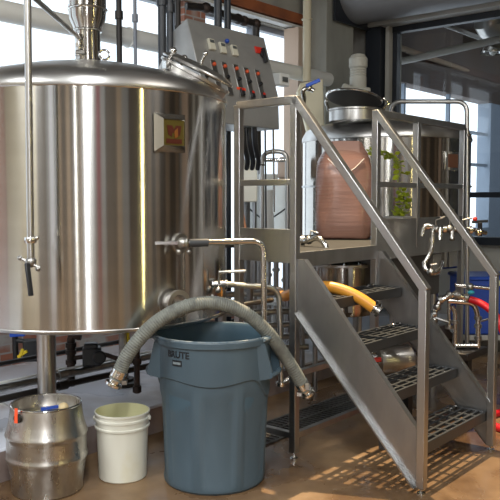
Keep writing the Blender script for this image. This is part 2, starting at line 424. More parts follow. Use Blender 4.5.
struct(MB().box(KW(HL/2, 8.12, 2.1), (HL, .24, 4.2)), 'wall_hall_side', 'wall_grey', loc=K0, rotz=PHI)
bm_ = MB()
for a in (1.3, 3.6, 5.9, 8.2): bm_.box(KW(a, 4, 4.03), (.16, 8, .24))
struct(bm_, 'trim_32', 'hall_ceiling', loc=K0, rotz=PHI)

# roller-shutter drum over the glazing
dr = thing('roller_shutter', 'grey roller shutter drum with pale lower flange above the big window', 'roller shutter', KW(-.45, 2.5, 3.5))
MB().cyl(KW(-.44, .50, 3.92), KW(-.44, 5.2, 3.92), .40, 40).build('drum', 'shutter_grey', dr)
MB().box(KW(-.20, 2.85, 3.50), (.05, 4.7, .07), ang=PHI-pi/2).box(KW(-.10, 2.85, 3.55), (4.7, .18, .05), ang=PHI-pi/2).build('flange', 'duct_paint', dr, bevel=.004)
MB().box(KW(-.44, .485, 3.92), (.86, .03, .86)).build('end_plate', 'window_frame', dr)
for b in (1.5, 2.3): MB().box(KW(-.10, b, 3.60), (.10, .12, .07)).build('bracket', 'satin_steel', dr)

# ================================================================== BREW KETTLE
kx, ky = -.94, 4.5
k = thing('brew_kettle', 'large round brushed steel kettle on stout legs with a tilted hatch and square badge', 'brewing tank', (kx, ky, .18))
MB().lathe((kx, ky, 0), [(KR, .855), (KR, 2.055)], 160, cap=False).build('shell', 'tank_steel', k)
MB().lathe((kx, ky, 0), [(KR+.004, 2.055), (KR+.006, 2.061), (KR+.004, 2.075), (KR-.005, 2.10), (KR-.025, 2.128), (KR-.075, 2.155), (.62, 2.19), (.42, 2.24), (.22, 2.278), (0, 2.292)], 128, cap=False).build('domed_head', 'dome_steel', k)
MB().torus((kx, ky, 2.055), KR+.001, .004, n=128, m=6).build('weld_seam', 'polished_steel', k)
MB().lathe((kx, ky, 0), [(KR, .855), (KR-.006, .840), (KR-.03, .831), (.0, .79)], 128, cap=False).torus((kx, ky, .853), KR+.001, .005, n=128, m=6).build('bottom', 'dome_steel', k)
for dx, dy in ((-.232, -.18), (.525, .13), (-.375, .39)):
    leg = MB().cyl((kx+dx, ky+dy, .18), (kx+dx, ky+dy, .83), .052, 28).build('leg', 'dome_steel', k)
    MB().lathe((kx+dx, ky+dy, .18), [(.085, .0), (.085, .012), (.056, .02)], 28).build('foot_plate', 'satin_steel', leg)
# exhaust stack
st = MB().lathe((kx-.005, ky, 0), [(.10, 2.265), (.074, 2.29), (.072, 2.47), (.078, 2.49), (.104, 2.545), (.108, 2.60), (.108, 4.65)], 48).build('exhaust_stack', 'tun_steel', k)
for zc_, rc_ in ((2.48, .078), (2.60, .110), (2.30, .08)): MB().torus((kx-.005, ky, zc_), rc_, .007, m=8).build('stack_clamp', 'polished_steel', st)
# hatch
hc = at(190, 86, 4.36); hax = V((sin(R_(28)), -.10, cos(R_(28)))).normalized()
nk = MB().lathe(hc, [(.200, -.035), (.203, .055), (.215, .06), (.215, .075), (.195, .075), (.190, -.035)], 56, axis=hax, cap=False).build('hatch_neck', 'dome_steel', k)
lax = (hax+V((-.05, 0, 0))).normalized(); lc = hc+hax*.10
ld = MB().lathe(lc, [(.212, -.008), (.217, 0), (.212, .008), (.15, .03), (0, .04)], 56, axis=lax).build('hatch_lid', 'dome_steel', k)
e1 = hax.cross(V((0, 1, 0))).normalized(); e2 = hax.cross(e1)
MB().tube([lc+lax*.03, lc+lax*.10], .008).sphere(lc+lax*.10, .014).build('lid_knob', 'polished_steel', ld)
for t in (-100, -55, 50):
    cl = MB()
    d = e1*cos(R_(t))+e2*sin(R_(t)); p = hc+d*.222+hax*.06
    cl.tube([p-hax*.05, p+hax*.06], .009, 8).sphere(p+hax*.065, .02).box(p-hax*.02, (.03, .03, .04))
    cl.build('hatch_clamp', 'polished_steel', nk)
for a, zz in ((-72, 2.20), (-10, 2.2)):
    p = V((kx+.70*cos(R_(a)), ky+.70*sin(R_(a)), zz+.02))
    MB().torus(p, .025, .006, axis=(cos(R_(a)), sin(R_(a)), .2), n=20).build('lifting_eye', 'polished_steel', k)
# surface helper on the kettle shell
def on_kettle(px, py, out=0.0):
    d = V(((px-250)/F, 1, 0)).normalized(); b = d.dot(V((kx, ky, 0))); r = KR
    t = b-math.sqrt(b*b-(kx*kx+ky*ky-r*r)); P = d*t; n = (P-V((kx, ky, 0))).normalized()
    return at(px, py, P.y)+n*out, n
# badge
bc, bn = on_kettle(170, 133, .03); bt = V((-bn.y, bn.x, 0)); 
bm3 = Matrix((bt, -bn, V((0, 0, 1)))).transposed()
def bp(x, z, o=0): return bc+bt*x+V((0, 0, z))+bn*o
bd = MB()
o_, i_ = .097, .066
ring = lambda s_, o: [bp(-s_, -s_, o), bp(s_, -s_, o), bp(s_, s_, o), bp(-s_, s_, o)]
ro, ri, rb_ = ring(o_, -.032), ring(i_, .01), ring(i_, -.004)
vo = [bd.bm.verts.new(p) for p in ro]; vi = [bd.bm.verts.new(p) for p in ri]; vb = [bd.bm.verts.new(p) for p in rb_]
bd._ring_faces([vo, vi, vb], cap=True)
badge = bd.build('badge', 'polished_steel', k, ang=20)
pl = MB().box(bp(0, 0, .001), (.128, .006, .128), rot=bm3).build('badge_plate', 'emblem_gold', badge)
MB().prism([bp(-.045, .035, .005), bp(-.012, .035, .005), bp(0, .015, .005), bp(.012, .035, .005), bp(.045, .035, .005), bp(.036, -.012, .005), bp(.014, -.022, .005), bp(.012, -.002, .005), bp(-.012, -.002, .005), bp(-.014, -.022, .005), bp(-.036, -.012, .005)], bn*.002).build('emblem', 'emblem_red', badge)
MB().prism([bp(.0, .006, .008), bp(.02, .022, .008), bp(.022, -.02, .008), bp(.002, -.03, .008)], bn*.002).build('emblem_flame', 'emblem_orange', badge)
MB().prism([bp(-.048, -.055, .005), bp(.048, -.055, .005), bp(.048, -.032, .005), bp(-.048, -.032, .005)], bn*.002).build('emblem_band', 'emblem_red', badge)
# lower port
pc, pn = on_kettle(173, 303, .0)
po = MB().lathe(pc-pn*.02, [(.056, 0), (.056, .05), (.072, .055), (.072, .075), (.048, .075), (.048, .01)], 40, axis=pn, cap=False).build('outlet_port', 'dome_steel', k)
MB().lathe(pc-pn*.02, [(.048, .02), (0, .02)], 40, axis=pn, cap=False).build('port_bore', 'black_iron', po)
# lever valve welded on the shell, joining the bent transfer pipe
vp, vn = on_kettle(180, 243, .0)
tp = thing('transfer_pipe', 'bent steel pipe with black sleeve and lever valve leaving the kettle side', 'pipe', tuple(V((vp.x+.4, vp.y, .0))))
Yp = vp.y-.07
e_a = at(183, 243, Yp); e_b = at(264, 241, Yp+.10); e_c = at(264, 402, Yp+.10)
MB().tube([e_a, e_b, V((e_b.x, e_b.y, .18 if False else .30))], .0155, 16, bend=.07).build('pipe', 'polished_steel', tp)
MB().cyl(at(189, 243, Yp), at(208, 242.6, Yp+.025), .021, 20).build('sleeve', 'grey_rubber', tp)
MB().cyl(vp-vn*.01, vp+vn*.10, .020).lathe(vp, [(.05, 0), (.05, .012)], 28, axis=vn).sphere(e_a, .030).torus(at(187, 243, Yp), .022, .007, axis=(1, 0, 0), n=20).sphere(e_a+V((-.02, -.01, -.045)), .015).sphere(e_a+V((.03, -.01, -.045)), .013).build('valve_body', 'dull_steel', tp)
MB().bar(e_a, at(148, 243, Yp-.03), .014, .016).build('lever', 'polished_steel', tp)
# lower return pipe
qp, qn = on_kettle(214, 284, .0)
rp = thing('return_pipe', 'lower steel pipe running right from the kettle then bending to the plinth', 'pipe', (qp.x+.3, qp.y, 0.0))
MB().tube([qp, at(222, 284, qp.y+.0), at(279, 288, 4.34), at(281, 384, 4.34)], .0165, 16, bend=.08).build('pipe', 'dome_steel', rp)
for px in (213, 219, 226): MB().lathe(at(px, 284+.06*(px-214), qp.y+(px-214)*.002), [(.030, -.006), (.030, .006)], 24, axis=(1, .1, 0)).build('ferrule', 'polished_steel', rp)
fl = MB()
fl.sphere(at(218, 290, qp.y-.02), .018).sphere(at(212, 296, qp.y-.02), .012).tube([at(219, 283, qp.y-.03), at(219, 272, qp.y-.03), at(246, 271, qp.y-.02)], .008, 8)
fl.build('valve', 'dull_steel', rp)
MB().lathe(at(281, 384, 4.34), [(.03, -.01), (.03, .012), (.022, .014)], 20).tube([at(281, 384, 4.34), at(292, 378, 4.36)], .017).build('end_ferrule', 'polished_steel', rp)
# short lever valve just behind the bin
lv = thing('drain_valve', 'short steel drain pipe and valve just behind the rim of the blue-grey bin', 'valve', tuple(at(200, 318, 4.45)))
MB().tube([at(190, 311, 4.35), at(216, 316, 4.45), at(236, 306, 4.6), at(272, 300, 4.9)], .016, 12, bend=.04).build('pipe', 'dull_steel', lv)
MB().sphere(at(203, 313, 4.38), .03, (1, 1, .8)).tube([at(203, 313, 4.38), at(203, 301, 4.36), at(216, 297, 4.36)], .007, 8).lathe(at(212, 315, 4.43), [(.028, -.01), (.028, .01)], 20, axis=(1, .1, 0)).build('valve_body', 'polished_steel', lv)

# cleaning pipe in front of the kettle
cp = thing('cleaning_pipe', 'thin vertical steel pipe with black lever valve hanging in front of the kettle', 'pipe', tuple(at(31, 266, 3.45)))
MB().tube([at(31, 266, 3.45), at(27, -40, 3.45)], .0165, 16).build('pipe', 'dome_steel', cp)
MB().tube([at(27, -22, 3.45), at(30, -6, 3.47), at(79, 38, 4.42)], .013, 12, bend=.05).build('branch_pipe', 'dome_steel', cp)
MB().lathe(at(30.5, 240, 3.45), [(.024, -.014), (.028, -.008), (.028, .008), (.024, .014)], 24).sphere(at(37, 238, 3.44), .010).build('clamp', 'polished_steel', cp)
vb2 = MB().sphere(at(31, 262, 3.45), .026).tube([at(20, 258, 3.44), at(40, 268, 3.44)], .007, 8).sphere(at(20, 258, 3.44), .012).sphere(at(38, 269, 3.44), .012).build('valve_body', 'dull_steel', cp)
MB().bar(at(27, 263, 3.42), at(31, 296, 3.40), .022, .016).build('lever', 'black_plastic', vb2, bevel=.004)
sb = MB()
for dz in (0, .05, .1): sb.lathe(at(79, 54, 4.42)+V((0, 0, dz)), [(.024, -.01), (.024, .01)], 20)
sb.tube([at(79, 54, 4.42), at(79, 34, 4.42)], .014).tube([at(76, 52, 4.40), at(85, 52, 4.40)], .012).build('spray_fitting', 'polished_steel', cp)

# ================================================================== KEG, PAIL, BIN, HOSE
gc = at(47, 500, 3.70); gx, gy = -1.055, 3.87
kg = thing('steel_keg', 'dull ribbed steel cask with orange tape on its rim', 'keg', (gx, gy, 0))
prof = [(.174, 0), (.181, .008), (.182, .04), (.187, .085), (.195, .135), (.199, .158), (.2035, .168), (.207, .176), (.2085, .184), (.207, .192), (.204, .200), (.203, .212), (.203, .275), (.204, .286), (.207, .294), (.2095, .302), (.2075, .311), (.203, .320),
        (.195, .345), (.190, .365), (.1885, .37), (.184, .41), (.180, .44), (.178, .452), (.172, .456), (.168, .452), (.168, .415), (.160, .395), (.10, .405), (.05, .41), (0, .41)]
MB().lathe((gx, gy, 0), [(0, .005)]+prof, 96, cap=False).build('keg_body', 'keg_steel', kg)
MB().torus((gx, gy, .452), .176, .006, n=64).build('top_rim', 'polished_steel', kg)
def kegp(px, py):      # point on keg wall near px
    d = V(((px-250)/F, 1, 0)).normalized(); c = V((gx, gy, 0)); b = d.dot(c); t = b-math.sqrt(max(0, b*b-(c.dot(c)-.186**2))); P = d*t; return at(px, py, P.y), (P-c).normalized()
hp, hn = kegp(17, 419)
MB().lathe(hp, [(.022, -.02), (.022, .002), (0, .002)], 20, axis=hn).build('hand_hole', 'black_iron', kg)
tp_, tn_ = kegp(15.5, 413)
MB().prism([tp_+V((-.004, 0, -.05))+tn_*.003, tp_+V((.014, -.005, -.05))+tn_*.003, tp_+V((.016, -.005, .025))+tn_*.003, tp_+V((0, 0, .025))+tn_*.003], tn_*.002).build('orange_tape', 'orange_tape', kg)
MB().sphere((gx+.085, gy+.02, .425), .026, (1, 1, .9)).build('bung', 'bung_cream', kg)
MB().bar((gx-.03, gy+.01, .417), (gx+.05, gy+.05, .42), .014).build('blue_marker', 'blue_plastic', kg)

bx, by = at(121.5, 486, 4.0).x, 4.05
pa = thing('plastic_pail', 'empty off-white plastic pail between the steel cask and the blue-grey bin', 'bucket', (bx, by, 0))
MB().lathe((bx, by, 0), [(0, .0), (.122, 0), (.128, .006), (.139, .27), (.139, .275), (.147, .278), (.148, .288), (.141, .292), (.142, .318), (.148, .321), (.148, .332), (.143, .336), (.144, .352), (.149, .355), (.149, .364), (.143, .365)], 64, cap=False).build('pail_body', 'cream_plastic', pa)
MB().lathe((bx, by, 0), [(.1435, .365), (.138, .34), (.124, .012), (0, .010)], 64, cap=False).build('pail_inside', 'pail_inside', pa)
for s_ in (-1, 1): MB().sphere((bx+s_*.149, by-.01, .325), .014, (.6, 1, 1)).build('handle_ear', 'cream_plastic', pa)

# big round bin
cx, cy = -.193, 4.03
bn_ = thing('trash_can', 'large round blue-grey plastic bin with side handles under the grey hose', 'bin', (cx, cy, 0))
def bandfun(t, h, r): return 0
NB = 128
def bin_r(h): return .273+(.300-.273)*h/.79
mb = MB(); rings = []
TH = [2*pi*i/NB for i in range(NB)]
def skirt(t):      # height of the raised band's lower edge, dipping towards the handles
    ts = (t-R_(-18)) % pi; d = min(ts, pi-ts)
    return .575-.10*math.exp(-(d/.28)**2)-.012*cos(4*t)
def addring(fz, fr): rings.append([mb.bm.verts.new((cx+cos(t)*fr(t), cy+sin(t)*fr(t), fz(t))) for t in TH])
def pan(t):        # shallow vertical panels in the body
    p = (t*8/(2*pi)+.32) % 1; return -.009 if .12 < p < .88 else .001
addring(lambda t: .0, lambda t: .260); addring(lambda t: .012, lambda t: .270); addring(lambda t: .03, lambda t: .273)
addring(lambda t: .05, lambda t: bin_r(.05)+pan(t))
addring(lambda t: skirt(t)-.09, lambda t: bin_r(.48)+pan(t)); addring(lambda t: skirt(t)-.06, lambda t: bin_r(.5))
addring(lambda t: skirt(t)-.004, lambda t: bin_r(.53)); addring(lambda t: skirt(t)+.004, lambda t: bin_r(.53)+.009); addring(lambda t: .74, lambda t: bin_r(.74)+.008)
addring(lambda t: .757, lambda t: bin_r(.76)+.008); addring(lambda t: .760, lambda t: .318); addring(lambda t: .788, lambda t: .320); addring(lambda t: .796, lambda t: .315); addring(lambda t: .796, lambda t: .303)
mb._ring_faces(rings, cap=False); mb.bm.faces.new(rings[0])
body = mb.build('bin_body', 'bin_blue', bn_, ang=30)
MB().lathe((cx, cy, 0), [(.303, .796), (.296, .785), (.291, .74), (.262, .03), (0, .025)], 96, cap=False).build('bin_inside', 'bin_blue_inside', bn_)
MB().torus((cx, cy, .794), .312, .006, n=96).build('worn_rim', 'bin_worn', bn_)
for t0 in (R_(-18), R_(184)):
    o = V((cos(t0), sin(t0), 0)); tt = V((-sin(t0), cos(t0), 0)); C_ = V((cx, cy, 0))
    hd = MB()
    for s_ in (-1, 1):
        q = lambda ds, dr, z: C_+V((cos(t0+ds), sin(t0+ds), 0))*dr+V((0, 0, z))
        hd.prism([q(s_*.44, .304, .765), q(s_*.30, .328, .765), q(s_*.22, .356, .62), q(s_*.24, .353, .585), q(s_*.34, .290, .57)], tt*(-s_*.014))
    pts = [C_+V((cos(t0+a), sin(t0+a), 0))*.352+V((0, 0, .60)) for a in [-.25+.50*i/12 for i in range(13)]]
    hd.tube(pts, .013, 10); 
    hd.build('bin_handle', 'bin_blue', bn_, ang=30)
    MB().tube([C_+V((cos(t0+a), sin(t0+a), 0))*.321+V((0, 0, .785)) for a in [-.3+.6*i/12 for i in range(13)]], .011, 8).build('handle_lip', 'bin_worn', bn_)
def text_on_bin(txt, size, ang0, zc, m, name, rr):
    cu = bpy.data.curves.new('t', 'FONT'); cu.body = txt; cu.size = size; cu.align_x = 'CENTER'; cu.align_y = 'CENTER'; cu.offset = size*.022; cu.extrude = .0
    to = bpy.data.objects.new('t', cu); COL.objects.link(to); bpy.context.view_layer.update()
    me = bpy.data.meshes.new_from_object(to.evaluated_get(bpy.context.evaluated_depsgraph_get())); bpy.data.objects.remove(to)
    bmx = bmesh.new(); bmx.from_mesh(me); bmesh.ops.triangulate(bmx, faces=bmx.faces); bmesh.ops.subdivide_edges(bmx, edges=[e for e in bmx.edges if e.calc_length() > .012], cuts=2)
    r = bmesh.ops.extrude_face_region(bmx, geom=bmx.faces[:])
    for v in [g_ for g_ in r['geom'] if isinstance(g_, bmesh.types.BMVert)]: v.co.z += .0015
    for v in bmx.verts:
        a = ang0+v.co.x/.31; rad = rr+v.co.z; z = zc+v.co.y; v.co = V((cx+cos(a)*rad, cy+sin(a)*rad, z))
    x = MB(); x.bm.free(); x.bm = bmx; return x.build(name, m, bn_)
angT = math.atan2(at(173, 350, 3.78).y-cy, at(173, 350, 3.78).x-cx)
for aa in (R_(-124),): text_on_bin('BRUTE', .047, aa, .722, 'bin_print', 'brand_text', bin_r(.72)+.009)
lb = MB(); ns = 8
for i in range(ns):
    a0 = R_(-124)-.12+.20*i/ns; a1 = a0+.20/ns
    lb.prism([V((cx+cos(a)*(bin_r(.65)+.0088), cy+sin(a)*(bin_r(.65)+.0088), z)) for a, z in ((a0, .664), (a1, .664), (a1, .694), (a0, .694))], V((cos(a0), sin(a0), 0))*.002)
lb.build('brand_label', 'bin_print', bn_)
lb = MB()
for i in range(ns):
    a0 = R_(-124)-.102+.164*i/ns; a1 = a0+.164/ns
    lb.prism([V((cx+cos(a)*(bin_r(.65)+.011), cy+sin(a)*(bin_r(.65)+.011), z)) for a, z in ((a0, .673), (a1, .673), (a1, .685), (a0, .685))], V((cos(a0), sin(a0), 0))*.001)
lb.build('label_stripe', 'bin_worn', bn_)

# suction hose over the bin
hs = thing('suction_hose', 'thick grey ribbed hose arching over the blue-grey bin with clamped ends', 'hose', tuple(at(215, 303, 3.85)))
hp_ = [at(116, 379, 3.70), at(130, 351, 3.70), at(153, 325, 3.72), at(182, 308, 3.75), at(213, 303, 3.80), at(243, 312, 3.86), at(268, 333, 3.93), (at(288, 361, 4.0)), at(305, 389, 4.06)]
MB().tube(bez(hp_, 220), .037, 20, rfun=lambda i, n: .0342+(.0024 if i % 2 == 0 else 0)).build('hose', 'hose_grey', hs)
for e0, e1_ in ((hp_[0], hp_[1]), (hp_[-1], hp_[-2])):
    d = (V(e0)-V(e1_)).normalized()
    f_ = MB().lathe(V(e0)-d*.05, [(.039, 0), (.039, .012), (.037, .013), (.039, .026), (.039, .038), (.028, .045), (.028, .07), (.042, .072), (.042, .085), (.022, .085), (.022, .05)], 28, axis=d).build('end_fitting', 'polished_steel', hs)
    px_ = d.cross(V((0, 0, 1))).normalized()
    MB().box(V(e0)-d*.03+px_*.04, (.02, .03, .03), ang=0).box(V(e0)-d*.005+d.cross(px_)*.045, (.025, .03, .02), ang=0).build('wing_clamp', 'dull_steel', f_)

# ================================================================== PLATFORM AND STAIRS
SW, SR = .885, .81
TB = .045
pf = thing('work_platform', 'raised steel working platform with railings between the two tanks', 'platform', tuple(PW(0, 0)))
DZ = 1.20
CE = 2.20      # right end of platform
deck = MB().prism([PW(0, 0, DZ-.04), PW(CE, 0, DZ-.04), PW(CE, .95, DZ-.04), PW(2.0, 1.15, DZ-.04), PW(.55, 1.15, DZ-.04), PW(.55, .42, DZ-.04), PW(0, .42, DZ-.04)], (0, 0, .04)).build('deck', 'deck_plate', pf, bevel=.003)
fs = MB().box(PW(SW/2, -.012, DZ-.043), (SW, .02, .087)).build('front_fascia', 'satin_steel', pf)
MB().box(PW(-.012, .21, 1.235), (.01, .42, .195)).build('kick_plate', 'satin_steel', pf, bevel=.002)
MB().box(PW(SW+(CE-SW)/2, -.012, 1.235), (CE-SW, .012, .27)).build('kick_plate', 'satin_steel', pf, bevel=.002)
def vpost(nm, a, b, z0, z1, par=pf):
    p = MB().bar(PW(a, b, z0), PW(a, b, z1), TB, up=U).build(nm, 'satin_steel', par, bevel=.004)
    return p
for a, b, z0, z1 in ((0, 0, .04, 2.08), (0, .42, .04, 2.06), (SW, 0, .04, 2.08), (CE, 0, .04, 2.06), (CE, .95, 0, 1.2), (.6, 1.10, .18, 1.2)):
    p = vpost('post', a, b, z0, z1)
    if z0 < .1: MB().cyl(PW(a, b, 0), PW(a, b, .05), .009, 10).lathe(PW(a, b, 0), [(.024, 0), (.024, .008), (.012, .014)], 16).build('levelling_foot', 'polished_steel', p)
vpost('post', 1.44, 0, DZ-.04, 2.06)
for p, q in (((0, 0, 2.06), (0, .42, 2.06)), ((SW, 0, 2.06), (CE, 0, 2.06))): MB().bar(PW(*p), PW(*q), TB).build('top_rail', 'satin_steel', pf, bevel=.004)
for p, q in (((0, .02, 1.60), (0, .40, 1.60)), ((SW+.02, 0, 1.60), (CE-.02, 0, 1.60))): MB().bar(PW(*p), PW(*q), .035).build('mid_rail', 'satin_steel', pf, bevel=.003)
for p, q in (((0, .02, .14), (0, .42, .14)), ((.02, 0, .14), (SW, 0, .14)), ((SW, 0, .14), (CE, 0, .14))): MB().bar(PW(*p), PW(*q), .035).build('base_rail', 'satin_steel', pf, bevel=.003)
MB().bar(PW(.02, 0, .50), PW(SW, 0, .50), .035).build('base_rail', 'satin_steel', pf, bevel=.003)

sr = thing('steel_stairs', 'open steel stairs with grated treads and two sloping handrails', 'stairs', tuple(PW(SW/2, -SR/2)))
def zt(b): return .30+1.077*(b+SR)
for a, s_ in ((-.0, -1), (SW, 1)):
    pts = [(-.024, 1.165), (-.07, 1.165), (-SR, .30), (-SR, .03), (-.775, .03), (-.024, .845)]
    stg = MB().prism([PW(a, b, z) for b, z in pts], W*.008*s_).build('stringer', 'stringer_steel', sr)
    # folded flanges on both edges
    nrm = V((0, 0, 1))
    MB().prism([PW(a, -.775, .03), PW(a, -.024, .845), PW(a, -.024, .86), PW(a, -.787, .03)], W*(-.035)*(1 if s_ < 0 else -1)*1).build('stringer_flange', 'satin_steel', stg)
    MB().prism([PW(a, -.07, 1.165), PW(a, -SR, .30), PW(a, -SR, .292), PW(a, -.07, 1.157)], W*(.03)*(1 if s_ < 0 else -1)).build('stringer_flange', 'satin_steel', stg)
for a in (0, SW):
    p = MB().bar(PW(a, -SR, .03), PW(a, -SR, 1.05), TB, up=U).build('newel_post', 'satin_steel', sr, bevel=.004)
    MB().cyl(PW(a, -SR, 0), PW(a, -SR, .04), .008, 10).lathe(PW(a, -SR, 0), [(.022, 0), (.022, .008)], 16).build('levelling_foot', 'polished_steel', p)
    MB().bar(PW(a, -SR-.012, 1.045), PW(a, .0, 2.07), TB).build('handrail', 'satin_steel', sr, bevel=.004)
TD = .235
for i in range(4):
    z = .235*(i+1); b0 = -.785+.194*i
    tr = MB(); a0, a1 = .012, SW-.012
    tr.box(PW((a0+a1)/2, b0+.008, z-.03), (a1-a0, .016, .06)); tr.box(PW((a0+a1)/2, b0+TD-.008, z-.03), (a1-a0, .016, .06))
    for a in (a0+.008, a1-.008): tr.box(PW(a, b0+TD/2, z-.03), (.016, TD-.03, .06))
    t_ = tr.build('tread', 'tread_steel', sr, bevel=.003)
    gr = MB()
    for j in range(1, 7): gr.box(PW(a0+(a1-a0)*j/7, b0+TD/2, z-.010), (.018, TD-.03, .016))
    for j in range(1, 5): gr.box(PW((a0+a1)/2, b0+TD*j/5, z-.0085), (a1-a0-.03, .015, .016))
    gr.build('tread_grating', 'tread_steel', t_)
    for a in (.05, .12, SW-.12, SW-.05): MB().lathe(PW(a, b0+TD-.05, z-.004), [(.014, 0), (.014, .012), (.008, .016)], 10).build('bolt', 'polished_steel', t_)

# malt sacks on the deck
def sack(name, label, ctr, wd, dp, ht, tilt=0, neck=True):
    r = thing(name, label, 'sack', ctr, None); m_ = MB(); n = 40; rings = []; ctr = V(ctr)
    levels = [(0, .80, .86), (.02, .95, .96), (.12, 1.04, 1.06), (.3, 1.03, 1.02), (.5, 1.0, 1.0), (.68, .98, .95), (.78, .93, .85), (.86, .82, .62), (.92, .66, .36), (.97, .60, .14), (1.0, .60, .05)]
    for k_, (h, sx, sy) in enumerate(levels):
        rg = []
        for i in range(n):
            t = 2*pi*i/n; c_, s2 = cos(t), sin(t)
            x = wd/2*sx*math.copysign(abs(c_)**.55, c_); y = dp/2*sy*math.copysign(abs(s2)**.6, s2)
            wob = 1+.025*sin(5*t+k_)+.02*sin(9*t-2*k_)
            rg.append(m_.bm.verts.new(ctr+V((x*wob+tilt*h, y*wob, h*ht+(.012*sin(3*t+k_) if 0 < k_ < 8 else 0)))))
        rings.append(rg)
    m_._ring_faces(rings); o = m_.build('sack_body', 'bag_pink', r, ang=80)
    sd = o.modifiers.new('sub', 'SUBSURF'); sd.levels = 1; sd.render_levels = 2
    return r
s1c = V(at(344, 240, 5.75)); s1c.z = DZ
s1 = sack('malt_sack', 'pinkish brown glossy malt sack standing on the platform by the tun', s1c, .43, .27, .74)
top = s1c+V((0, 0, .74))
MB().prism([s1c+V((-.10, -.105, .58)), s1c+V((-.01, -.118, .50)), s1c+V((.10, -.108, .57)), s1c+V((.105, -.03, .735)), s1c+V((-.09, -.03, .735))], (0, .018, 0)).build('folded_top', 'bag_label', s1)
MB().tube([s1c+V((-.14, -.118, .60)), s1c+V((-.07, -.126, .53)), s1c+V((-.01, -.128, .485)), s1c+V((.06, -.126, .53)), s1c+V((.13, -.112, .60))], .004, 6).build('seam_tape', 'bag_seam', s1)

# grey tub with hop bines hanging above it
tbc = V(at(399, 236, 6.1)); tbc.z = DZ
tb = thing('plastic_tub', 'pale grey plastic tub on the deck right of the malt sack', 'tub', tbc)
MB().box(tbc+V((0, 0, .075)), (.20, .16, .15)).build('tub_body', 'duct_paint', tb, bevel=.012)
MB().box(tbc+V((0, 0, .155)), (.22, .18, .018)).build('tub_lid', 'duct_paint', tb, bevel=.004)
hb = thing('hop_bine', 'yellow-green leafy hop bine rising from the grey tub beside the tun', 'plant', tuple(tbc+V((0, 0, .16))))
path = bez([tbc+V((0, 0, .163)), tbc+V((.03, -.03, .30)), tbc+V((-.02, -.02, .42)), tbc+V((0.0, -.02, .56)), tbc+V((-.10, -.03, .66)), tbc+V((-.26, -.03, .68))], 30)
MB().tube(path, .005, 6).build('bine_stem', 'stem', hb)
lf = MB()
for i in range(170):
    u = random.random(); u = u if random.random() < .5 else (u*.3 if random.random() < .6 else .75+.25*u)
    p = path[int(u*30)]; a = random.uniform(0, 2*pi); el = random.uniform(-.7, .7); L_ = random.uniform(.03, .06)
    d = V((cos(a)*cos(el), sin(a)*cos(el), sin(el))); q = p+d*random.uniform(.0, .04); sd_ = d.cross(V((random.random(), random.random(), 1))).normalized(); nn = d.cross(sd_).normalized()
    lf.prism([q, q+d*L_*.35+sd_*L_*.45, q+d*L_*.7+sd_*L_*.3, q+d*L_, q+d*L_*.7-sd_*L_*.3, q+d*L_*.35-sd_*L_*.45], nn*.0015)
lf.build('leaves', 'leaf', hb)

# ================================================================== MASH TUN
tx, ty, TR = 1.345, 7.6, .82
t = thing('mash_tun', 'second steel tank behind the platform with round hatch and beige motor', 'brewing tank', (tx, ty, .18))
MB().lathe((tx, ty, 0), [(TR-.03, .86), (TR, .88), (TR, 2.05)], 128).build('shell', 'tun_steel', t)
MB().lathe((tx, ty, 0), [(TR, 2.05), (TR+.012, 2.055), (TR+.012, 2.07), (TR, 2.11), (TR-.03, 2.165), (TR-.09, 2.20), (.5, 2.25), (.2, 2.29), (0, 2.30)], 112, cap=False).build('domed_head', 'dome_steel', t)
for z in (1.62,): MB().torus((tx, ty, z), TR+.006, .010, n=96, m=6).build('band', 'satin_steel', t)
for a in (40, 130, 220, 310):
    p = V((tx+.6*cos(R_(a)), ty+.6*sin(R_(a)), 0)); lg = MB().cyl(p+V((0, 0, 0 if a == 310 else .18)), p+V((0, 0, .88)), .045).build('leg', 'satin_steel', t)
mc = at(355, 115, 7.0); 
nk = MB().lathe(mc, [(.235, -.06), (.235, .03), (.245, .035), (.245, .05), (.225, .05), (.225, -.06)], 56, cap=False).build('hatch_neck', 'dome_steel', t)
lax = V((.15, .17, .97)).normalized(); lc = at(354, 98.5, 6.98)
ld = MB().lathe(lc, [(.248, -.012), (.256, -.004), (.248, .006), (.16, .03), (0, .036)], 56, axis=lax).build('hatch_lid', 'dark_steel', t)
MB().torus(lc, .248, .012, axis=lax, n=56).build('lid_rim', 'polished_steel', ld)
MB().tube([mc+V((-.24, -.02, .03)), mc+V((-.27, -.02, .12)), lc+V((-.25, -.03, -.02))], .014, 8).build('hinge_arm', 'polished_steel', nk)
MB().tube([mc+V((.245, -.03, .05)), mc+V((.30, -.04, .10)), lc+V((.26, -.02, 0))], .013, 8).build('hinge_arm', 'polished_steel', nk)
md = at(358, 84, 7.5)
mo = thing('agitator_motor', 'cream cylindrical motor with gearbox standing on the tun behind its hatch', 'motor', (md.x, md.y, 2.25))
MB().lathe((md.x, md.y, 0), [(.07, 2.56), (.082, 2.58), (.082, 2.68)]+[(.082-(.006 if j % 2 else 0), 2.68+.012*j) for j in range(8)]+[(.090, 2.78), (.090, 2.86), (.06, 2.90), (.02, 2.91)], 32).build('motor_body', 'motor_paint', mo)
MB().box((md.x-.0, md.y, 2.42), (.20, .18, .32), ang=.3).cyl((md.x-.02, md.y-.05, 2.50), (md.x-.17, md.y-.05, 2.57), .06).build('gearbox', 'motor_paint', mo, bevel=.02)
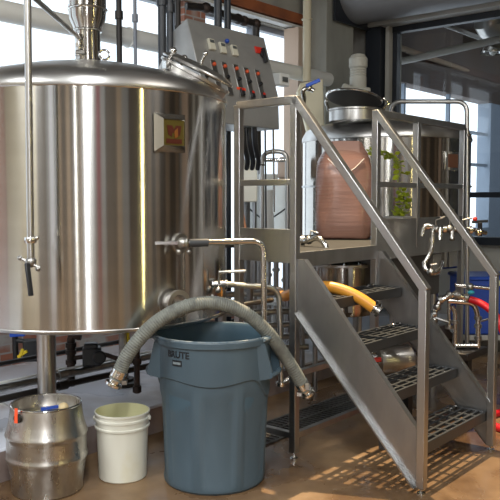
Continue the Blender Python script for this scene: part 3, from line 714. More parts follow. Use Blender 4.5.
# tun badge
def on_tun(px, py, out=0):
    d = V(((px-250)/F, 1, 0)).normalized(); c = V((tx, ty, 0)); b = d.dot(c); q = b-math.sqrt(b*b-(c.dot(c)-TR*TR)); P = d*q; n = (P-c).normalized(); return at(px, py, P.y)+n*out, n
c2, n2 = on_tun(451, 161, .012); t2 = V((-n2.y, n2.x, 0)); m2_ = Matrix((t2, -n2, V((0, 0, 1)))).transposed()
b2 = MB().box(c2, (.20, .02, .17), rot=m2_).build('badge', 'polished_steel', t, bevel=.004)
MB().box(c2+n2*.012, (.13, .006, .12), rot=m2_).build('badge_plate', 'wood', b2)
# vent pipe looping over the tun
vpp = thing('vent_pipe', 'thin bent tube looping over the right side of the tun', 'pipe', tuple(at(468, 205, 7.0)))
MB().tube([at(390, 122, 7.25), at(392, 101.5, 7.2), at(467, 101.5, 6.9), V((at(468, 205, 6.9).x+.02, 6.9, 0))], .021, 14, bend=.10).build('pipe', 'dome_steel', vpp)
for q_ in (at(392, 112, 7.22), at(468, 135, 6.9)): MB().torus(q_, .024, .008, n=18).build('ferrule', 'polished_steel', vpp)
le = at(436, 124, 6.95); tag(MB().torus(le+V((0, 0, -.02)), .03, .008, axis=(1, 0, 0), n=20).build('lifting_eye', 'polished_steel', t), None)

# small round vessel under the platform
vx = at(345, 266, 5.62)
wg = thing('grant_vessel', 'small round steel vessel with bolted rim standing under the platform', 'vessel', (vx.x, vx.y+.28, 0))
MB().lathe((vx.x, vx.y+.28, 0), [(.27, .62), (.285, .66), (.285, 1.0)], 64).build('vessel_body', 'tun_steel', wg)
rm_ = MB().lathe((vx.x, vx.y+.28, 0), [(.285, .99), (.31, .992), (.31, 1.012), (.285, 1.015), (.1, 1.05), (0, 1.055)], 64).build('rim', 'dome_steel', wg)
for i in range(16):
    a = 2*pi*i/16; MB().lathe((vx.x+.298*cos(a), vx.y+.28+.298*sin(a), 1.01), [(.014, 0), (.014, .014), (.007, .024)], 8).build('bolt', 'polished_steel', rm_)
MB().box((vx.x+.04, vx.y-.012, .83), (.03, .03, .34), ang=0).build('side_bracket', 'satin_steel', wg)
for a in (70, 190, 310): MB().cyl((vx.x+.2*cos(R_(a)), vx.y+.28+.2*sin(R_(a)), 0), (vx.x+.2*cos(R_(a)), vx.y+.28+.2*sin(R_(a)), .64), .02).build('leg', 'satin_steel', wg)

# yellow hose lying through the stairs
yh_ = thing('yellow_hose', 'yellow-orange hose end with steel clamp lying across the upper treads', 'hose', tuple(at(350, 296, 4.75)))
yp = [at(279, 291, 5.9), at(280, 294, 5.3), at(286, 296, 4.85), at(304, 289, 4.62), at(325, 286.5, 4.52), at(345, 291, 4.47), at(361, 299, 4.43), at(374, 308, 4.40)]
MB().tube(bez(yp, 60), .034, 20).build('hose', 'hose_yellow', yh_)
d = (yp[-1]-yp[-2]).normalized()
MB().lathe(yp[-1]-d*.03, [(.033, 0), (.033, .012), (.031, .016), (.033, .02), (.033, .034), (.026, .036), (.026, .055), (.037, .056), (.037, .07), (.02, .07), (.02, .03)], 24, axis=d).box(yp[-1]+V((.02, -.02, .035)), (.025, .02, .02)).build('end_fitting', 'polished_steel', yh_)

# spout over the deck edge
sp = thing('steel_spout', 'curved steel tap spout sticking out over the platform edge below the sack', 'spout', tuple(at(303, 240, 4.75)))
MB().tube(bez([at(298, 240, 4.95), at(308, 241, 4.85), at(317, 238, 4.8), at(324, 243, 4.76), at(327, 251, 4.74)], 20), .018, 14).build('pipe', 'polished_steel', sp)
MB().lathe(at(303, 240.5, 4.9), [(.032, -.012), (.032, .012)], 20, axis=(1, -.2, 0)).sphere(at(309, 240, 4.85), .028).tube([at(309, 240, 4.84), at(311, 231, 4.84), at(318, 233, 4.83)], .007, 8).lathe(at(326.6, 250, 4.745), [(.024, -.008), (.024, .008)], 18, axis=(.2, 0, -1)).build('valve_body', 'dull_steel', sp)

# pump under the stairs
pb = at(379, 364, 5.02)
pu = thing('transfer_pump', 'polished steel pump with red lever seen between the stair treads', 'pump', (pb.x, pb.y, 0))
cz = .425
MB().lathe((pb.x+.10, pb.y, cz), [(.02, -.14), (.095, -.13), (.105, -.10), (.105, .10), (.06, .14), (0, .145)], 40, axis=(.9, .3, 0)).build('motor', 'dome_steel', pu)
MB().lathe((pb.x-.05, pb.y-.04, cz), [(.04, -.06), (.085, -.05), (.085, 0), (.05, .03)], 32, axis=(.9, .3, 0)).tube([(pb.x-.05, pb.y-.05, cz+.05), (pb.x-.05, pb.y-.05, cz+.17), (pb.x+.10, pb.y-.1, cz+.17)], .02, bend=.04).build('volute', 'polished_steel', pu)
MB().bar((pb.x-.13, pb.y-.13, cz+.03), (pb.x-.01, pb.y-.15, cz+.04), .028).build('lever', 'red_plastic', pu, bevel=.006)
for dx in (.03, .18): MB().box((pb.x+dx, pb.y+.03, .165), (.03, .16, .33), ang=.3).build('foot', 'black_iron', pu)

# valves on the second tread shelf (small valve cluster)
def ferr(m_, p, ax, r=.028, h=.012): m_.lathe(p, [(r, -h), (r, h)], 16, axis=ax)
vc = thing('valve_manifold', 'row of small steel valves and elbows on the platform front beside the right handrail', 'valves', tuple(at(446, 232, 5.3)))
m_ = MB(); Yv = 5.28
m_.tube([at(422, 236, Yv), at(424, 226, Yv), at(432, 226, Yv), at(436, 230, Yv), at(470, 229, Yv+.05), at(486, 233, Yv+.1)], .016, 12, bend=.03)
m_.tube([at(433, 228, Yv), at(432, 250, Yv), at(425, 262, Yv)], .015, 12, bend=.04).tube([at(440, 228, Yv), at(440, 240, Yv-.02)], .016).tube([at(452, 229, Yv), at(452, 240, Yv-.03)], .018)
m_.build('pipework', 'polished_steel', vc)
def one(f): m_ = MB(); f(m_); return m_
for px, py in ((427, 226), (444, 229), (458, 229), (470, 230), (478, 232)): one(lambda m: ferr(m, at(px, py, Yv), (1, .1, 0))).build('ferrule', 'polished_steel', vc)
for px, py in ((432, 240), (431, 250)): one(lambda m: ferr(m, at(px, py, Yv), (0, 0, 1), .022)).build('ferrule', 'polished_steel', vc)
for px in (436, 450, 463): MB().sphere(at(px, 229, Yv), .028).tube([at(px, 229, Yv), at(px, 220, Yv), at(px+9, 217+((px*7) % 4), Yv-.03)], .007, 8).build('valve_body', 'dull_steel', vc)
MB().bar(at(472, 222, Yv), at(488, 221, Yv), .02).bar(at(480, 222, Yv), at(480, 236, Yv+.02), .03).build('black_lever', 'black_plastic', vc, bevel=.004)
MB().sphere(at(475, 219, Yv-.0), .016).build('red_knob', 'red_plastic', vc)

mf = thing('pipe_manifold', 'lower cluster of bent steel pipes and valves right of the stairs', 'pipework', tuple(at(455, 345, 5.5)))
Ym = 5.45
m_ = MB()
m_.tube([at(433, 318, Ym), at(438, 302, Ym), at(452, 294, Ym), at(462, 297, Ym), at(470, 299, Ym)], .020, 14, bend=.05)
m_.tube([at(448, 301, Ym), at(474, 303, Ym), at(478, 316, Ym), at(478, 348, Ym)], .019, 14, bend=.07)
m_.tube([at(449, 296, Ym), at(449, 328, Ym)], .013).tube([at(452, 306, Ym), at(455, 312, Ym), at(455, 350, Ym)], .017, bend=.03)
m_.tube([at(455, 285, Ym+.1), at(495, 289, Ym+.1)], .013).tube([at(455, 346, Ym), at(478, 346, Ym)], .02)
m_.build('pipework', 'polished_steel', mf)
for px, py in ((434, 314), (440, 300), (449, 295), (458, 296), (466, 298)): one(lambda m: ferr(m, at(px, py, Ym), (1, 0, .3), .032)).build('ferrule', 'dull_steel', mf)
for px, py in ((478, 318), (478, 326), (478, 338), (455, 322), (449, 327)): one(lambda m: ferr(m, at(px, py, Ym), (0, 0, 1), .028)).build('ferrule', 'dull_steel', mf)
for px, py in ((437, 307), (456, 295), (470, 287), (434, 320)): MB().sphere(at(px, py, Ym), .03).build('valve_body', 'dull_steel', mf)
MB().tube([at(456, 295, Ym), at(456, 286, Ym), at(467, 288, Ym)], .007, 8).build('handle', 'dull_steel', mf)
MB().tube([at(436, 318, Ym-.03), at(448, 322, Ym-.05)], .010, 8).build('handle', 'dull_steel', mf)
MB().tube([at(478, 322, Ym), at(488, 319, Ym-.04)], .008, 8).build('handle', 'dull_steel', mf)
MB().sphere(at(471, 292.5, Ym-.03), .020, (1.3, 1, .8)).build('blue_cap', 'teal_plastic', mf)
MB().box(at(464, 352, Ym), (.36, .22, .05)).box(at(464, 363, Ym), (.06, .1, .14)).build('black_base', 'black_iron', mf, bevel=.006)
MB().box(V((at(464, 352, Ym).x, Ym, .16)), (.05, .05, .30)).build('stand', 'satin_steel', mf)

# red hose
rh = thing('red_hose', 'red hose leaving the lower valves and looping on the floor at the frame edge', 'hose', tuple(at(492, 425, 4.9)))
ring_c = V((1.86, 4.95, .022)); rr = .27
loop = [ring_c+V((cos(a), sin(a), 0))*rr for a in [R_(60+i*30) for i in range(9)]]
rpts = [at(470, 299.5, Ym-.02), at(478, 302, Ym-.05), at(488, 308, Ym-.10), at(498, 319, Ym-.14), at(509, 345, Ym-.2), V((2.02, 5.28, .16))]+[ring_c+V((.10, rr*.95, .03))]+loop[1:]+[ring_c+V((.45, -.25, 0))]
MB().tube(bez(rpts, 140), .026, 16).build('hose', 'hose_red', rh)

# ================================================================== CONTROL CONSOLE behind the kettle
c0 = V((-.457, 5.6, 2.81)); c1 = c0+W*.89; drop = -U*.15+V((0, 0, -.49))
cb = thing('control_panel', 'sloping steel control console with red lamps and three small meters', 'control panel', tuple(V((-.2, 5.9, .18))))
zb = 2.06
fN = W.cross(drop).normalized();  fN = fN if fN.y < 0 else -fN
fa, fb = c0, c1; fc, fd = c1+drop, c0+drop
lowf = -U*.16
side = [c0, c0+drop, V(((c0+lowf).x, (c0+lowf).y, zb)), V(((c0+U*.255).x, (c0+U*.255).y, zb)), c0+U*.255+V((0, 0, -.13))]
MB().prism(side, W*.89).build('cabinet', 'panel_steel', cb, bevel=.006)
def pp(s_, t_, o=0): return c0+W*(.89*s_)+drop*t_+fN*o          # point on the sloping face
fm = Matrix((W, -fN, (-drop).normalized())).transposed()
def uvpx(px, py):        # face coordinates of a spot on the console
    best = None
    for i in range(61):
        for j in range(61):
            p = pp(i/60, j/60); z_ = p.z-H0; dz = p.y*cos(PT)-z_*sin(PT); u_ = p.y*sin(PT)+z_*cos(PT)
            e = (250+F*p.x/dz-px)**2+(250-F*u_/dz-py)**2
            if best is None or e < best[0]: best = (e, i/60, j/60)
    return best[1], best[2]
for px, py in ((210, 45.5), (221.5, 48.5), (233, 51)):
    s_, t_ = uvpx(px, py); mt = MB().box(pp(s_, t_, .012), (.062, .022, .085), rot=fm).build('meter', 'meter_face', cb, bevel=.003)
    MB().box(pp(s_, t_-.04, .0245), (.042, .004, .022), rot=fm).build('display', 'lcd', mt)
for i, (px, py) in enumerate(((213, 64), (225, 66.5), (236, 69), (247, 72), (258, 74))):
    s_, t_ = uvpx(px, py)
    MB().box(pp(s_, t_+.19, .002), (.052, .004, .26), rot=fm).build('switch_plate', 'dull_steel', cb)
    MB().lathe(pp(s_, t_, .003), [(.014, 0), (.014, .012), (.009, .017), (0, .018)], 18, axis=fN).build('indicator_lamp', 'lamp_red', cb)
    MB().lathe(pp(s_, t_+.17, .003), [(.013, 0), (.013, .02)], 16, axis=fN).build('knob', 'black_plastic', cb)
    if i > 1:
        q = MB().box(pp(s_, t_+.37, .010), (.040, .018, .055), rot=fm).build('switch', 'black_plastic', cb, bevel=.003)
        MB().box(pp(s_, t_+.34, .020), (.024, .008, .018), rot=fm).build('rocker', 'red_plastic', q)
s_, t_ = uvpx(262, 55)
q = MB().box(pp(s_-.03, t_-.06, .006), (.10, .012, .055), rot=fm).build('main_switch', 'red_plastic', cb, bevel=.003)
MB().box(pp(s_, t_+.03, .024), (.022, .03, .12), rot=fm).lathe(pp(s_, t_, .004), [(.03, 0), (.03, .02)], 18, axis=fN).build('switch_lever', 'black_plastic', q, bevel=.003)
s_, t_ = uvpx(226, 42); MB().sphere(pp(s_, t_, .012), .018).build('dial', 'blue_plastic', cb)
s_, t_ = uvpx(240, 101); MB().box(pp(s_, .97, .004), (.10, .004, .02), rot=fm).build('warning_sticker', 'orange_tape', cb)
for a in (.10, .80): MB().bar(c0+W*a+U*.12+V((0, 0, .18-c0.z)), c0+W*a+U*.12+V((0, 0, zb-c0.z)), .05).build('stand_leg', 'satin_steel', cb)
cbl = MB()
# cable conduits below
for i, px in enumerate((238, 243.5, 249, 254.5)):
    x0 = at(px, 128, 6.0); x0.z = zb
    o = tag(MB().tube(bez([x0, at(px+1, 145, 6.02), at(px+4, 160, 6.1), at(px+3, 169, 6.16)], 30), .019, 10).build('cable_conduit', 'black_plastic'),
            'black flexible cable conduit hanging under the control console, %s' % ('leftmost of the four', 'second from the left of four', 'third from the left of four', 'rightmost of the four')[i], 'cable', 'conduits under the control console')

# small box with purple-white display on the wall right of the panel
bx_ = at(281, 80, 6.45)
sbx = thing('wall_controller', 'small white controller box just right of the steel control console', 'controller', tuple(bx_))
MB().box(bx_, (.13, .08, .10)).build('case', 'white_plastic', sbx, bevel=.006)
MB().box(bx_-U*.045, (.07, .006, .04)).build('display', 'lcd', sbx)
MB().bar(bx_+U*.03, c1+V((0, .05, -.5)), .02).build('mounting_arm', 'dull_steel', sbx)

# ================================================================== behind the left railing
ib = thing('white_tank', 'translucent white plastic tank behind the left platform railing', 'tank', tuple(V((.16, 7.15, .18))))
lft = at(241, 179, 6.9); rgt = at(297, 179, 6.9)
wx = (lft.x+rgt.x)/2; ww = rgt.x-lft.x
MB().box((wx, 7.15, (lft.z+1.12)/2), (ww, .5, lft.z-1.12), ang=0).build('tank_body', 'clear_plastic', ib, bevel=.03)
MB().tube([at(243, 203, 6.89), at(253, 212, 6.885), at(266, 222, 6.885), at(281, 212, 6.885), at(293, 203, 6.89)], .008, 6).build('strap', 'grey_rubber', ib)
MB().cyl((wx, 7.15, lft.z), (wx, 7.15, lft.z+.05), .09).build('lid', 'white_plastic', ib)
for sx_ in (-1, 1):
    for sy_ in (-1, 1): MB().bar((wx+sx_*(ww/2-.04), 7.15+sy_*.2, .18), (wx+sx_*(ww/2-.04), 7.15+sy_*.2, 1.14), .03).build('stand_leg', 'satin_steel', ib)
cbx = at(246, 170, 6.2)
cj = thing('cream_tank', 'cream plastic tank on a thin stand behind the left platform post', 'tank', (cbx.x, 6.25, .18))
MB().box((cbx.x, 6.25, cbx.z-.09), (.185, .2, .34), ang=0).build('tank_body', 'cream_plastic', cj, bevel=.012)
for sx_ in (-1, 1): MB().bar((cbx.x+sx_*.07, 6.25, .18), (cbx.x+sx_*.07, 6.25, cbx.z-.25), .025).build('stand_leg', 'satin_steel', cj)
dk = at(287, 170, 7.3)
tag(MB().lathe((dk.x+.02, 7.35, 0), [(.09, 1.69), (.11, 1.71), (.11, 1.86), (.09, 1.90), (.04, 1.91)], 28).build('beige_canister', 'beige_column'), 'small beige canister standing on the translucent white tank', 'canister')
lp = thing('looped_pipe', 'steel pipe bent over in a hook behind the left railing', 'pipe', tuple(at(262, 228, 6.6)))
MB().tube([V((at(262, 190, 6.6).x, 6.6, 1.0)), at(262, 152, 6.6), at(287, 151, 6.6), V((at(288, 190, 6.6).x, 6.6, 1.0))], .020, 14, bend=.09).build('pipe', 'dome_steel', lp)
MB().tube([at(262, 160, 6.6), at(288, 160, 6.6)], .017).build('cross_pipe', 'polished_steel', lp)
for py in (165, 180): MB().torus(at(262, py, 6.6), .024, .008, n=16).build('ferrule', 'polished_steel', lp)
MB().bar(V((at(262, 190, 6.6).x, 6.6, .18)), V((at(262, 190, 6.6).x, 6.6, 1.0)), .03).build('stand', 'satin_steel', lp)
MB().bar(V((at(288, 190, 6.6).x, 6.6, .18)), V((at(288, 190, 6.6).x, 6.6, 1.0)), .03).build('stand', 'satin_steel', lp)
tag(MB().tube([at(266, 228, 6.3), at(265, 104, 6.3)], .0075, 8).build('level_rod', 'grey_rubber'), 'thin dark rod upright behind the left railing', 'rod')
tag(MB().tube([at(274, 212, 6.2), at(273, 98, 6.2)], .0085, 8).build('level_rod', 'polished_steel'), 'thin bright steel rod upright behind the left railing', 'rod')
tag(MB().tube([at(268, 240, 6.7), at(267, 190, 6.7)], .055, 16).build('white_filter', 'white_plastic'), 'white upright filter cartridge in front of the translucent tank', 'filter')
tag(MB().bar(at(245, 232, 4.95), at(236, 185, 5.05), .022, .03).build('wooden_paddle', 'wood', bevel=.004), 'brown wooden paddle shaft leaning behind the left kick plate', 'paddle')

# upright pipes between plinth and window under the platform
for i, (px, r) in enumerate(((238, .022), (245, .016), (252, .024), (259, .014), (269, .02), (276, .026), (284, .016))):
    p = at(px, 300, 7.3)
    tag(MB().cyl((p.x, p.y, .18), (p.x, p.y, 1.14), r, 14).lathe((p.x, p.y, .72+.05*(i % 3)), [(r+.012, -.015), (r+.012, .015)], 14).lathe((p.x, p.y, .18), [(r+.02, 0), (r+.02, .01)], 14).build('riser_pipe', 'satin_steel'),
        'upright steel riser pipe by the low window, seen under the platform', 'pipe', 'riser pipes under the platform')
hz_ = thing('pipe_rack', 'horizontal steel pipes stacked on a rack behind the right side of the bin', 'pipe rack', tuple(V((.25, 5.75, .18))))
for z, dy in ((.36, 0), (.44, .03), (.53, .05), (.64, .02), (.78, .05)):
    MB().tube([V((-.45, 5.6+dy, z)), V((.45, 5.83+dy, z))], .024, 14).build('pipe', 'dome_steel', hz_)
for x in (-.40, .0, .40): MB().bar(V((x, 5.72+.25*x, .18 if x < .2 else 0)), V((x, 5.72+.25*x, .86)), .035).build('upright', 'satin_steel', hz_)
wt = at(280, 301, 6.9)
tag(MB().box(wt, (.34, .22, .03)).bar(wt-W*.1, V(((wt-W*.1).x, (wt-W*.1).y, .18)), .03).bar(wt+W*.1, V(((wt+W*.1).x, (wt+W*.1).y, .18)), .03).build('side_table', 'white_plastic'), 'small white shelf table below the window behind the left platform post', 'table')

# ================================================================== pipes along the plinth and wall at left
def runpipe(name, mt_, r, px0, py0, z, a_len, label):
    d = at(px0, py0, 1)-V((0, 0, H0)); tt = (z-H0)/d.z; p = d*tt+V((0, 0, H0))
    p0 = p-W*1.0; p1 = p+W*a_len
    o = MB().tube([p0, p1], r, 14)
    for s_ in (.3, 1.6): o.lathe(p+W*s_, [(r+.008, -.03), (r+.008, .03)], 14, axis=W)
    for s_ in (-.2, a_len-.15): o.box(p+W*s_-V((0, 0, (z-.18+r)/2)), (.05, .07, z-.18-r if z-.18-r > .01 else .012))
    return tag(o.build(name, mt_), label, 'pipe')
runpipe('floor_pipe', 'dull_steel', .024, 20, 384, .40, 1.9, 'pale steel pipe running along the plinth behind the kettle leg')
runpipe('iron_pipe', 'black_iron', .020, 20, 395, .36, 2.1, 'black iron pipe low on the plinth behind the cask')
runpipe('iron_pipe', 'black_iron', .016, 10, 362, .40, 3.1, 'thin black iron pipe along the foot of the brick wall')
runpipe('floor_pipe', 'white_plastic', .010, 20, 379, .42, 2.1, 'thin white pipe running along the plinth under the kettle')
tag(MB().tube([at(-6, 399, 4.9), at(12, 413, 4.75), at(22, 423, 4.72)], .022, 12).build('drain_hose', 'duct_paint'), 'pale blue-grey pipe end lying just left of the cask', 'pipe')
gp = thing('gas_pipe', 'rusty iron pipe riser with elbow under the kettle', 'pipe', tuple(at(71, 386, 4.75)))
Yg = 4.85
MB().tube([at(80, 335, Yg), at(71, 336, Yg), at(71, 386, Yg)], .026, 14, bend=.05).build('pipe', 'rust_iron', gp)
for py in (345, 352, 362, 372, 382): MB().lathe(at(71, py, Yg), [(.035, -.014), (.035, .014)], 14).build('coupling', 'rust_iron', gp)
MB().lathe(at(79, 335, Yg), [(.034, -.012), (.034, .012)], 14, axis=(1, 0, 0)).build('coupling', 'rust_iron', gp)
vz = thing('gas_valve', 'black gas valve block on an iron pipe under the kettle', 'valve', tuple(at(95, 368, Yg)))
MB().box(at(92, 356, Yg), (.12, .10, .12), ang=.2).box(at(91, 346.5, Yg), (.09, .08, .05), ang=.2).lathe(at(99, 357, Yg-.05), [(.045, 0), (.045, .03)], 20, axis=(.3, -1, 0)).build('valve_block', 'black_plastic', vz, bevel=.012)
MB().tube([at(74, 358, Yg), at(104, 354, Yg), at(118, 359, Yg), at(137, 361, Yg)], .015, 12, bend=.03).build('pipe', 'rust_iron', vz)
dl = thing('drop_leg', 'rusty iron drop leg pipe left of the blue-grey bin', 'pipe', tuple(at(137, 393, 4.75)))
MB().tube([at(139, 330, 4.8), at(137, 340, 4.8), at(137, 393, 4.8)], .019, 12, bend=.03).lathe(at(137, 389, 4.8), [(.028, -.02), (.028, .02)], 14).lathe(at(137, 361, 4.8), [(.028, -.02), (.028, .02)], 14).build('pipe', 'rust_iron', dl)
sup = thing('burner_post', 'short steel support post with round base plate under the kettle', 'support', tuple(at(124, 381, 5.35)))
pz = at(124, 381, 5.35); pz.z = .18
MB().cyl(pz, pz+V((0, 0, .51)), .034).build('post', 'dull_steel', sup)
MB().lathe(pz, [(.11, 0), (.11, .03), (.07, .035), (.07, .05)], 28).build('base_plate', 'black_iron', sup)
MB().bar(pz+V((.037, -.02, .30)), pz+V((.037, -.02, .50)), .014).build('yellow_mark', 'yellow_paint', sup)
ac = thing('valve_actuator', 'black actuator with blue cap and yellow lever against the brick wall', 'valve', tuple(at(26, 362, 5.6)))
Ya = 5.55
MB().box(at(31, 350, Ya), (.11, .10, .16), ang=.2).tube([at(15, 334, Ya), at(16, 361, Ya)], .022).tube([at(14, 340, Ya), at(32, 342, Ya)], .018).build('actuator_body', 'black_plastic', ac, bevel=.01)
MB().bar(at(10, 335, Ya-.03), at(25, 334, Ya-.03), .03).build('blue_cap', 'bright_blue', ac, bevel=.005)
MB().bar(at(18, 357, Ya-.05), at(27, 351, Ya-.06), .022).bar(at(23, 349, Ya-.06), at(19, 359, Ya-.06), .022).build('yellow_lever', 'yellow_paint', ac, bevel=.004)

# ================================================================== high-level pipes in front of the windows
dd0 = at(-30, 4, 5.25); dd1 = dd0+W*4.3
tag(MB().cyl(dd0, dd1, .075, 28).torus(dd0+W*1.4, .078, .008, axis=W, n=28).torus(dd0+W*2.8, .078, .008, axis=W, n=28).build('round_duct', 'duct_white'), 'pale round duct running across the windows above the kettle', 'duct')
for i, (px, r, m_n, Yd) in enumerate(((119, .022, 'black_iron', 5.9), (135, .014, 'window_frame_grey', 6.0), (162, .030, 'window_frame', 5.5), (170, .026, 'window_frame', 5.7), (178, .022, 'black_iron', 6.4), (218, .034, 'window_frame', 6.6), (227.5, .030, 'window_frame', 6.7))):
    p = at(px, 20, Yd)
    lab = ('dark upright pipe just right of the kettle stack', 'thin blue-grey upright pipe in the second window bay', 'left one of the thick grey pipes beside the control console', 'thick grey pipe touching the console left end', 'dark pipe directly behind the console left corner', 'left one of two thick pipes behind the console', 'right one of two thick pipes behind the console')[i]
    tag(MB().cyl((p.x, p.y, .18), (p.x, p.y, HC), r, 16).lathe((p.x, p.y, 2.9), [(r+.01, -.03), (r+.01, .03)], 16).build('upright_pipe', m_n), lab, 'pipe')
bp_ = thing('black_gas_pipe', 'black iron pipe with brass-coloured elbows running above the console', 'pipe', tuple(at(235, 20, 7.3)))
Yb = 7.4
MB().tube([at(186, 6, Yb-.4), at(206, 8, Yb-.3), at(234, 18, Yb-.05), at(256, 24, Yb+.1), V((at(258, 60, Yb+.1).x, Yb+.1, 1.9))], .034, 14, bend=.05).build('pipe', 'black_iron', bp_)
for px, py, Y_ in ((206, 8, Yb-.3), (238, 19, Yb), (244, 21, Yb+.03), (256, 24, Yb+.1)): MB().sphere(at(px, py, Y_), .05).build('elbow', 'rust_iron', bp_)
MB().bar(V((at(258, 60, Yb+.1).x, Yb+.1, .18)), V((at(258, 60, Yb+.1).x, Yb+.1, 1.9)), .05).build('stand', 'satin_steel', bp_)

# grain chute
gx0 = at(307, 40, 8.0)
gcx = thing('grain_chute', 'cream vertical pipe ending in a cream cloth sleeve left of the column', 'chute', tuple(V((gx0.x, 8.0, 2.2))))
MB().cyl(V((gx0.x, 8.0, HC)), V((gx0.x, 8.0, 2.72)), .043).torus(V((gx0.x, 8, 3.35)), .05, .008).build('pipe', 'cream_pipe', gcx)
sx0 = at(316, 100, 7.9)
MB().prism([V((at(300, 0, 8).x, 7.92, at(300, 84, 8).z)), V((at(323, 0, 8).x, 7.92, at(323, 80, 8).z)), V((at(325, 0, 8).x, 7.92, 2.12)), V((at(309, 0, 8).x, 7.92, 2.12)), V((at(297, 0, 8).x, 7.92, at(297, 92, 8).z))], (0, .16, 0)).build('cloth_sleeve', 'cream_cloth', gcx, bevel=.015)
bv = thing('ball_valve', 'bent steel tap with a bright blue lever in front of the cream sleeve', 'valve', tuple(at(304, 105, 6.2)))
MB().tube(bez([at(301, 112, 6.3), at(304, 100, 6.25), at(303, 91, 6.2), at(308, 88, 6.2), at(314, 91, 6.2)], 20), .018, 12).sphere(at(309, 88, 6.2), .028).build('pipe', 'polished_steel', bv)
MB().bar(at(306, 86, 6.17), at(320, 80, 6.15), .020, .028).build('lever', 'bright_blue', bv, bevel=.005)
MB().tube([V((at(300, 114, 6.3).x, 6.3, 1.2)), at(300, 108, 6.3)], .017, 12).build('riser', 'dome_steel', bv)

# ================================================================== right side: blue tote on a trolley
bt0 = V((at(488, 300, 7.3).x, 7.3, 0))
bt_ = thing('blue_tote', 'blue plastic tote on a grey wheeled base under the big window', 'tote', tuple(bt0))
MB().box(bt0+V((0, 0, .50)), (.62, .50, .54), ang=0).box(bt0+V((0, 0, .76)), (.66, .54, .04), ang=0).build('tote_body', 'blue_plastic', bt_, bevel=.02)
MB().box(bt0+V((.03, -.274, .72)), (.20, .006, .05), ang=0).build('tote_label', 'pail_inside', bt_)
MB().box(bt0+V((0, 0, .20)), (.60, .48, .05), ang=0).build('wheeled_base', 'duct_paint', bt_, bevel=.006)
for sx_ in (-1, 1):
    for sy_ in (-1, 1):
        MB().cyl(bt0+V((sx_*.25-.02, sy_*.18, .09)), bt0+V((sx_*.25+.02, sy_*.18, .09)), .09, 20).box(bt0+V((sx_*.25, sy_*.18, .15)), (.06, .04, .07), ang=0).build('caster', 'black_plastic', bt_)

# hall beyond the glass: duct, pipe runs, dome lamps
dq = thing('silver_duct', 'silver segmented duct elbow under the ceiling beyond the big window', 'duct', tuple(KW(1.2, 3.2, 3.7)))
pts = [at(512, -12, 9.6), at(494, 14, 9.7), at(492, 25, 9.75), at(520, 36, 9.8)]
MB().tube(bez(pts, 14), .20, 24).build('duct_elbow', 'dome_steel', dq, ang=20)
for i, (px, py) in enumerate(((493, 52),)):
    p = at(px, py, 9.9); ln = thing('pendant_lamp', 'small silver dome lamp hanging beyond the big window', 'lamp', tuple(p))
    MB().lathe(p, [(.16, -.02), (.165, .0), (.13, .05), (.05, .08), (.045, .14)], 32, cap=False).build('lamp_shade', 'polished_steel', ln)
    MB().sphere(p+V((0, 0, .01)), .05).build('bulb', 'white_plastic', ln)
    MB().tube([p+V((0, 0, .13)), V((p.x, p.y, 4.15))], .008, 8).build('cord', 'black_plastic', ln)
tag(MB().tube([at(380, 66, 10.1), at(505, 38, 9.3)], .045, 14).build('ceiling_pipe', 'duct_paint'), 'pale pipe crossing under the ceiling beyond the big window', 'pipe')
tag(MB().tube([at(445, 25, 9.6), at(485, 40, 10.6)], .03, 12).build('ceiling_brace', 'duct_paint'), 'short pale brace pipe above the long pipe beyond the big window', 'pipe')
tag(MB().tube([at(384, 42, 10.0), at(505, 84, 14.2)], .04, 12).build('ceiling_conduit', 'wall_tan'), 'brown conduit sloping away beyond the big window', 'pipe')

sc_ = thing('steel_cabinet', 'dark steel cabinet tucked under the right end of the platform', 'cabinet', tuple(PW(1.75, .45, .0)))
MB().box(PW(1.78, .36, .94), (.72, .42, .38)).build('cabinet_body', 'dark_steel', sc_, bevel=.006)
MB().box(PW(2.02, .13, .99), (.13, .04, .17)).build('switch_box', 'panel_steel', sc_, bevel=.005)
MB().box(PW(1.62, .14, .98), (.05, .03, .04)).build('red_button', 'red_plastic', sc_, bevel=.005)
for a_ in (1.48, 2.08):
    for b_ in (.2, .52): MB().bar(PW(a_, b_, 0 if b_ < .6 else .18), PW(a_, b_, .76), .03).build('cabinet_leg', 'satin_steel', sc_)

sv = thing('sample_valve', 'small chrome valve low against the dark cabinet behind the stair handrail', 'valve', tuple(at(430, 272, 5.05)))
MB().tube(bez([at(424, 262, 5.05), at(426, 270, 5.02), at(434, 273, 5.02), at(440, 269, 5.06), at(442, 262, 5.2)], 18), .015, 12).build('pipe', 'polished_steel', sv)
MB().sphere(at(431, 272, 5.0), .028).tube([at(431, 272, 5.0), at(431, 265, 4.99), at(437, 264, 4.98)], .007, 8).build('valve_body', 'dull_steel', sv)

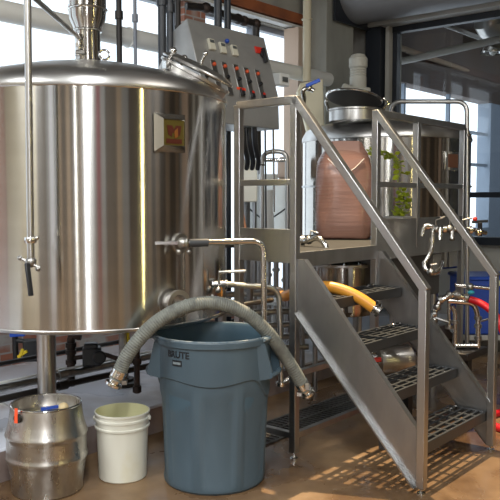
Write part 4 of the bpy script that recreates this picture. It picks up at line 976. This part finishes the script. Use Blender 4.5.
# ================================================================== LIGHT
wd = bpy.data.worlds.new('sky'); S.world = wd; wd.use_nodes = True
bg = wd.node_tree.nodes['Background']; bg.inputs[0].default_value = (.88, .94, 1.0, 1); bg.inputs[1].default_value = 1.9
def area(name, loc, size, power, col, target=None, sy=None, spread=None):
    l = bpy.data.lights.new(name, 'AREA'); l.shape = 'RECTANGLE'; l.size = size; l.size_y = sy or size; l.energy = power; l.color = col
    if spread: l.spread = R_(spread)
    o = bpy.data.objects.new(name, l); COL.objects.link(o); o.location = loc
    d = (V(target)-V(loc)) if target is not None else V((0, 0, -1)); o.rotation_euler = d.to_track_quat('-Z', 'Y').to_euler(); return o
WARM = (1, .97, .92); NEUT = (.98, 1, .995)
area('fill_front', (-.35, .9, 4.5), .20, 90, NEUT, (-.35, 1.2, 0), 2.2)  # fill light added overhead to brighten the room, no known fixture
area('fill_left', (-3.6, .5, 4.5), 1.6, 150, NEUT, (-2.5, 1.5, 0), 1.2)  # added fill from the left, no known fixture
area('fill_right', (2.9, 2.6, 4.5), 1.2, 50, WARM, (1.8, 4.5, 0), .5)  # added warm fill from the right, no known fixture
# unseen upright lights added behind the camera to put bright streaks in the kettle
def streak_light(px, wd_, power, col, zc=2.4, hh=3.6):
    w_, c_ = mirror_hit(px)
    p = KW(c_, BR-.15, zc) if w_ == 'side' else KW(-AR+.15, c_, zc)
    d = U if w_ == 'side' else W
    l = area('kettle_streak_light', p, wd_, power, col, p+d, hh); return l
streak_light(88, .12, 110, (.95, .97, 1))
streak_light(143, .06, 26, (1, .85, .35))
streak_light(76, .05, 14, (1, .97, .9))
l = bpy.data.lights.new('stair_lamp', 'SPOT'); l.energy = 1700; l.color = (1, .78, .50); l.shadow_soft_size = .03; l.spot_size = R_(44); l.spot_blend = .35
o = bpy.data.objects.new('stair_lamp', l); COL.objects.link(o); o.location = (.45, 5.45, 4.4); o.rotation_euler = (V((.9, 4.15, 0))-V(o.location)).to_track_quat('-Z', 'Y').to_euler()

area('fill_rear_wall', tuple(KW(-10.5, 3.6, 4.5)), 1.6, 150, NEUT, KW(-AR, 4.2, 1.6), .6)  # added to brighten the rear wall that the kettle mirrors
area('fill_hall', tuple(KW(3.5, 3.2, 4.0)), 1.6, 90, (.85, .92, 1), KW(5, .5, 1.5), 1.6)  # added daylight-blue fill to brighten the hall beyond the glass

area('fill_rear', (.35, -2.2, 4.5), .20, 230, NEUT, (.35, -2.0, 0), 3.0)  # frontal fill added behind the camera, kept narrow for its streak in the kettle
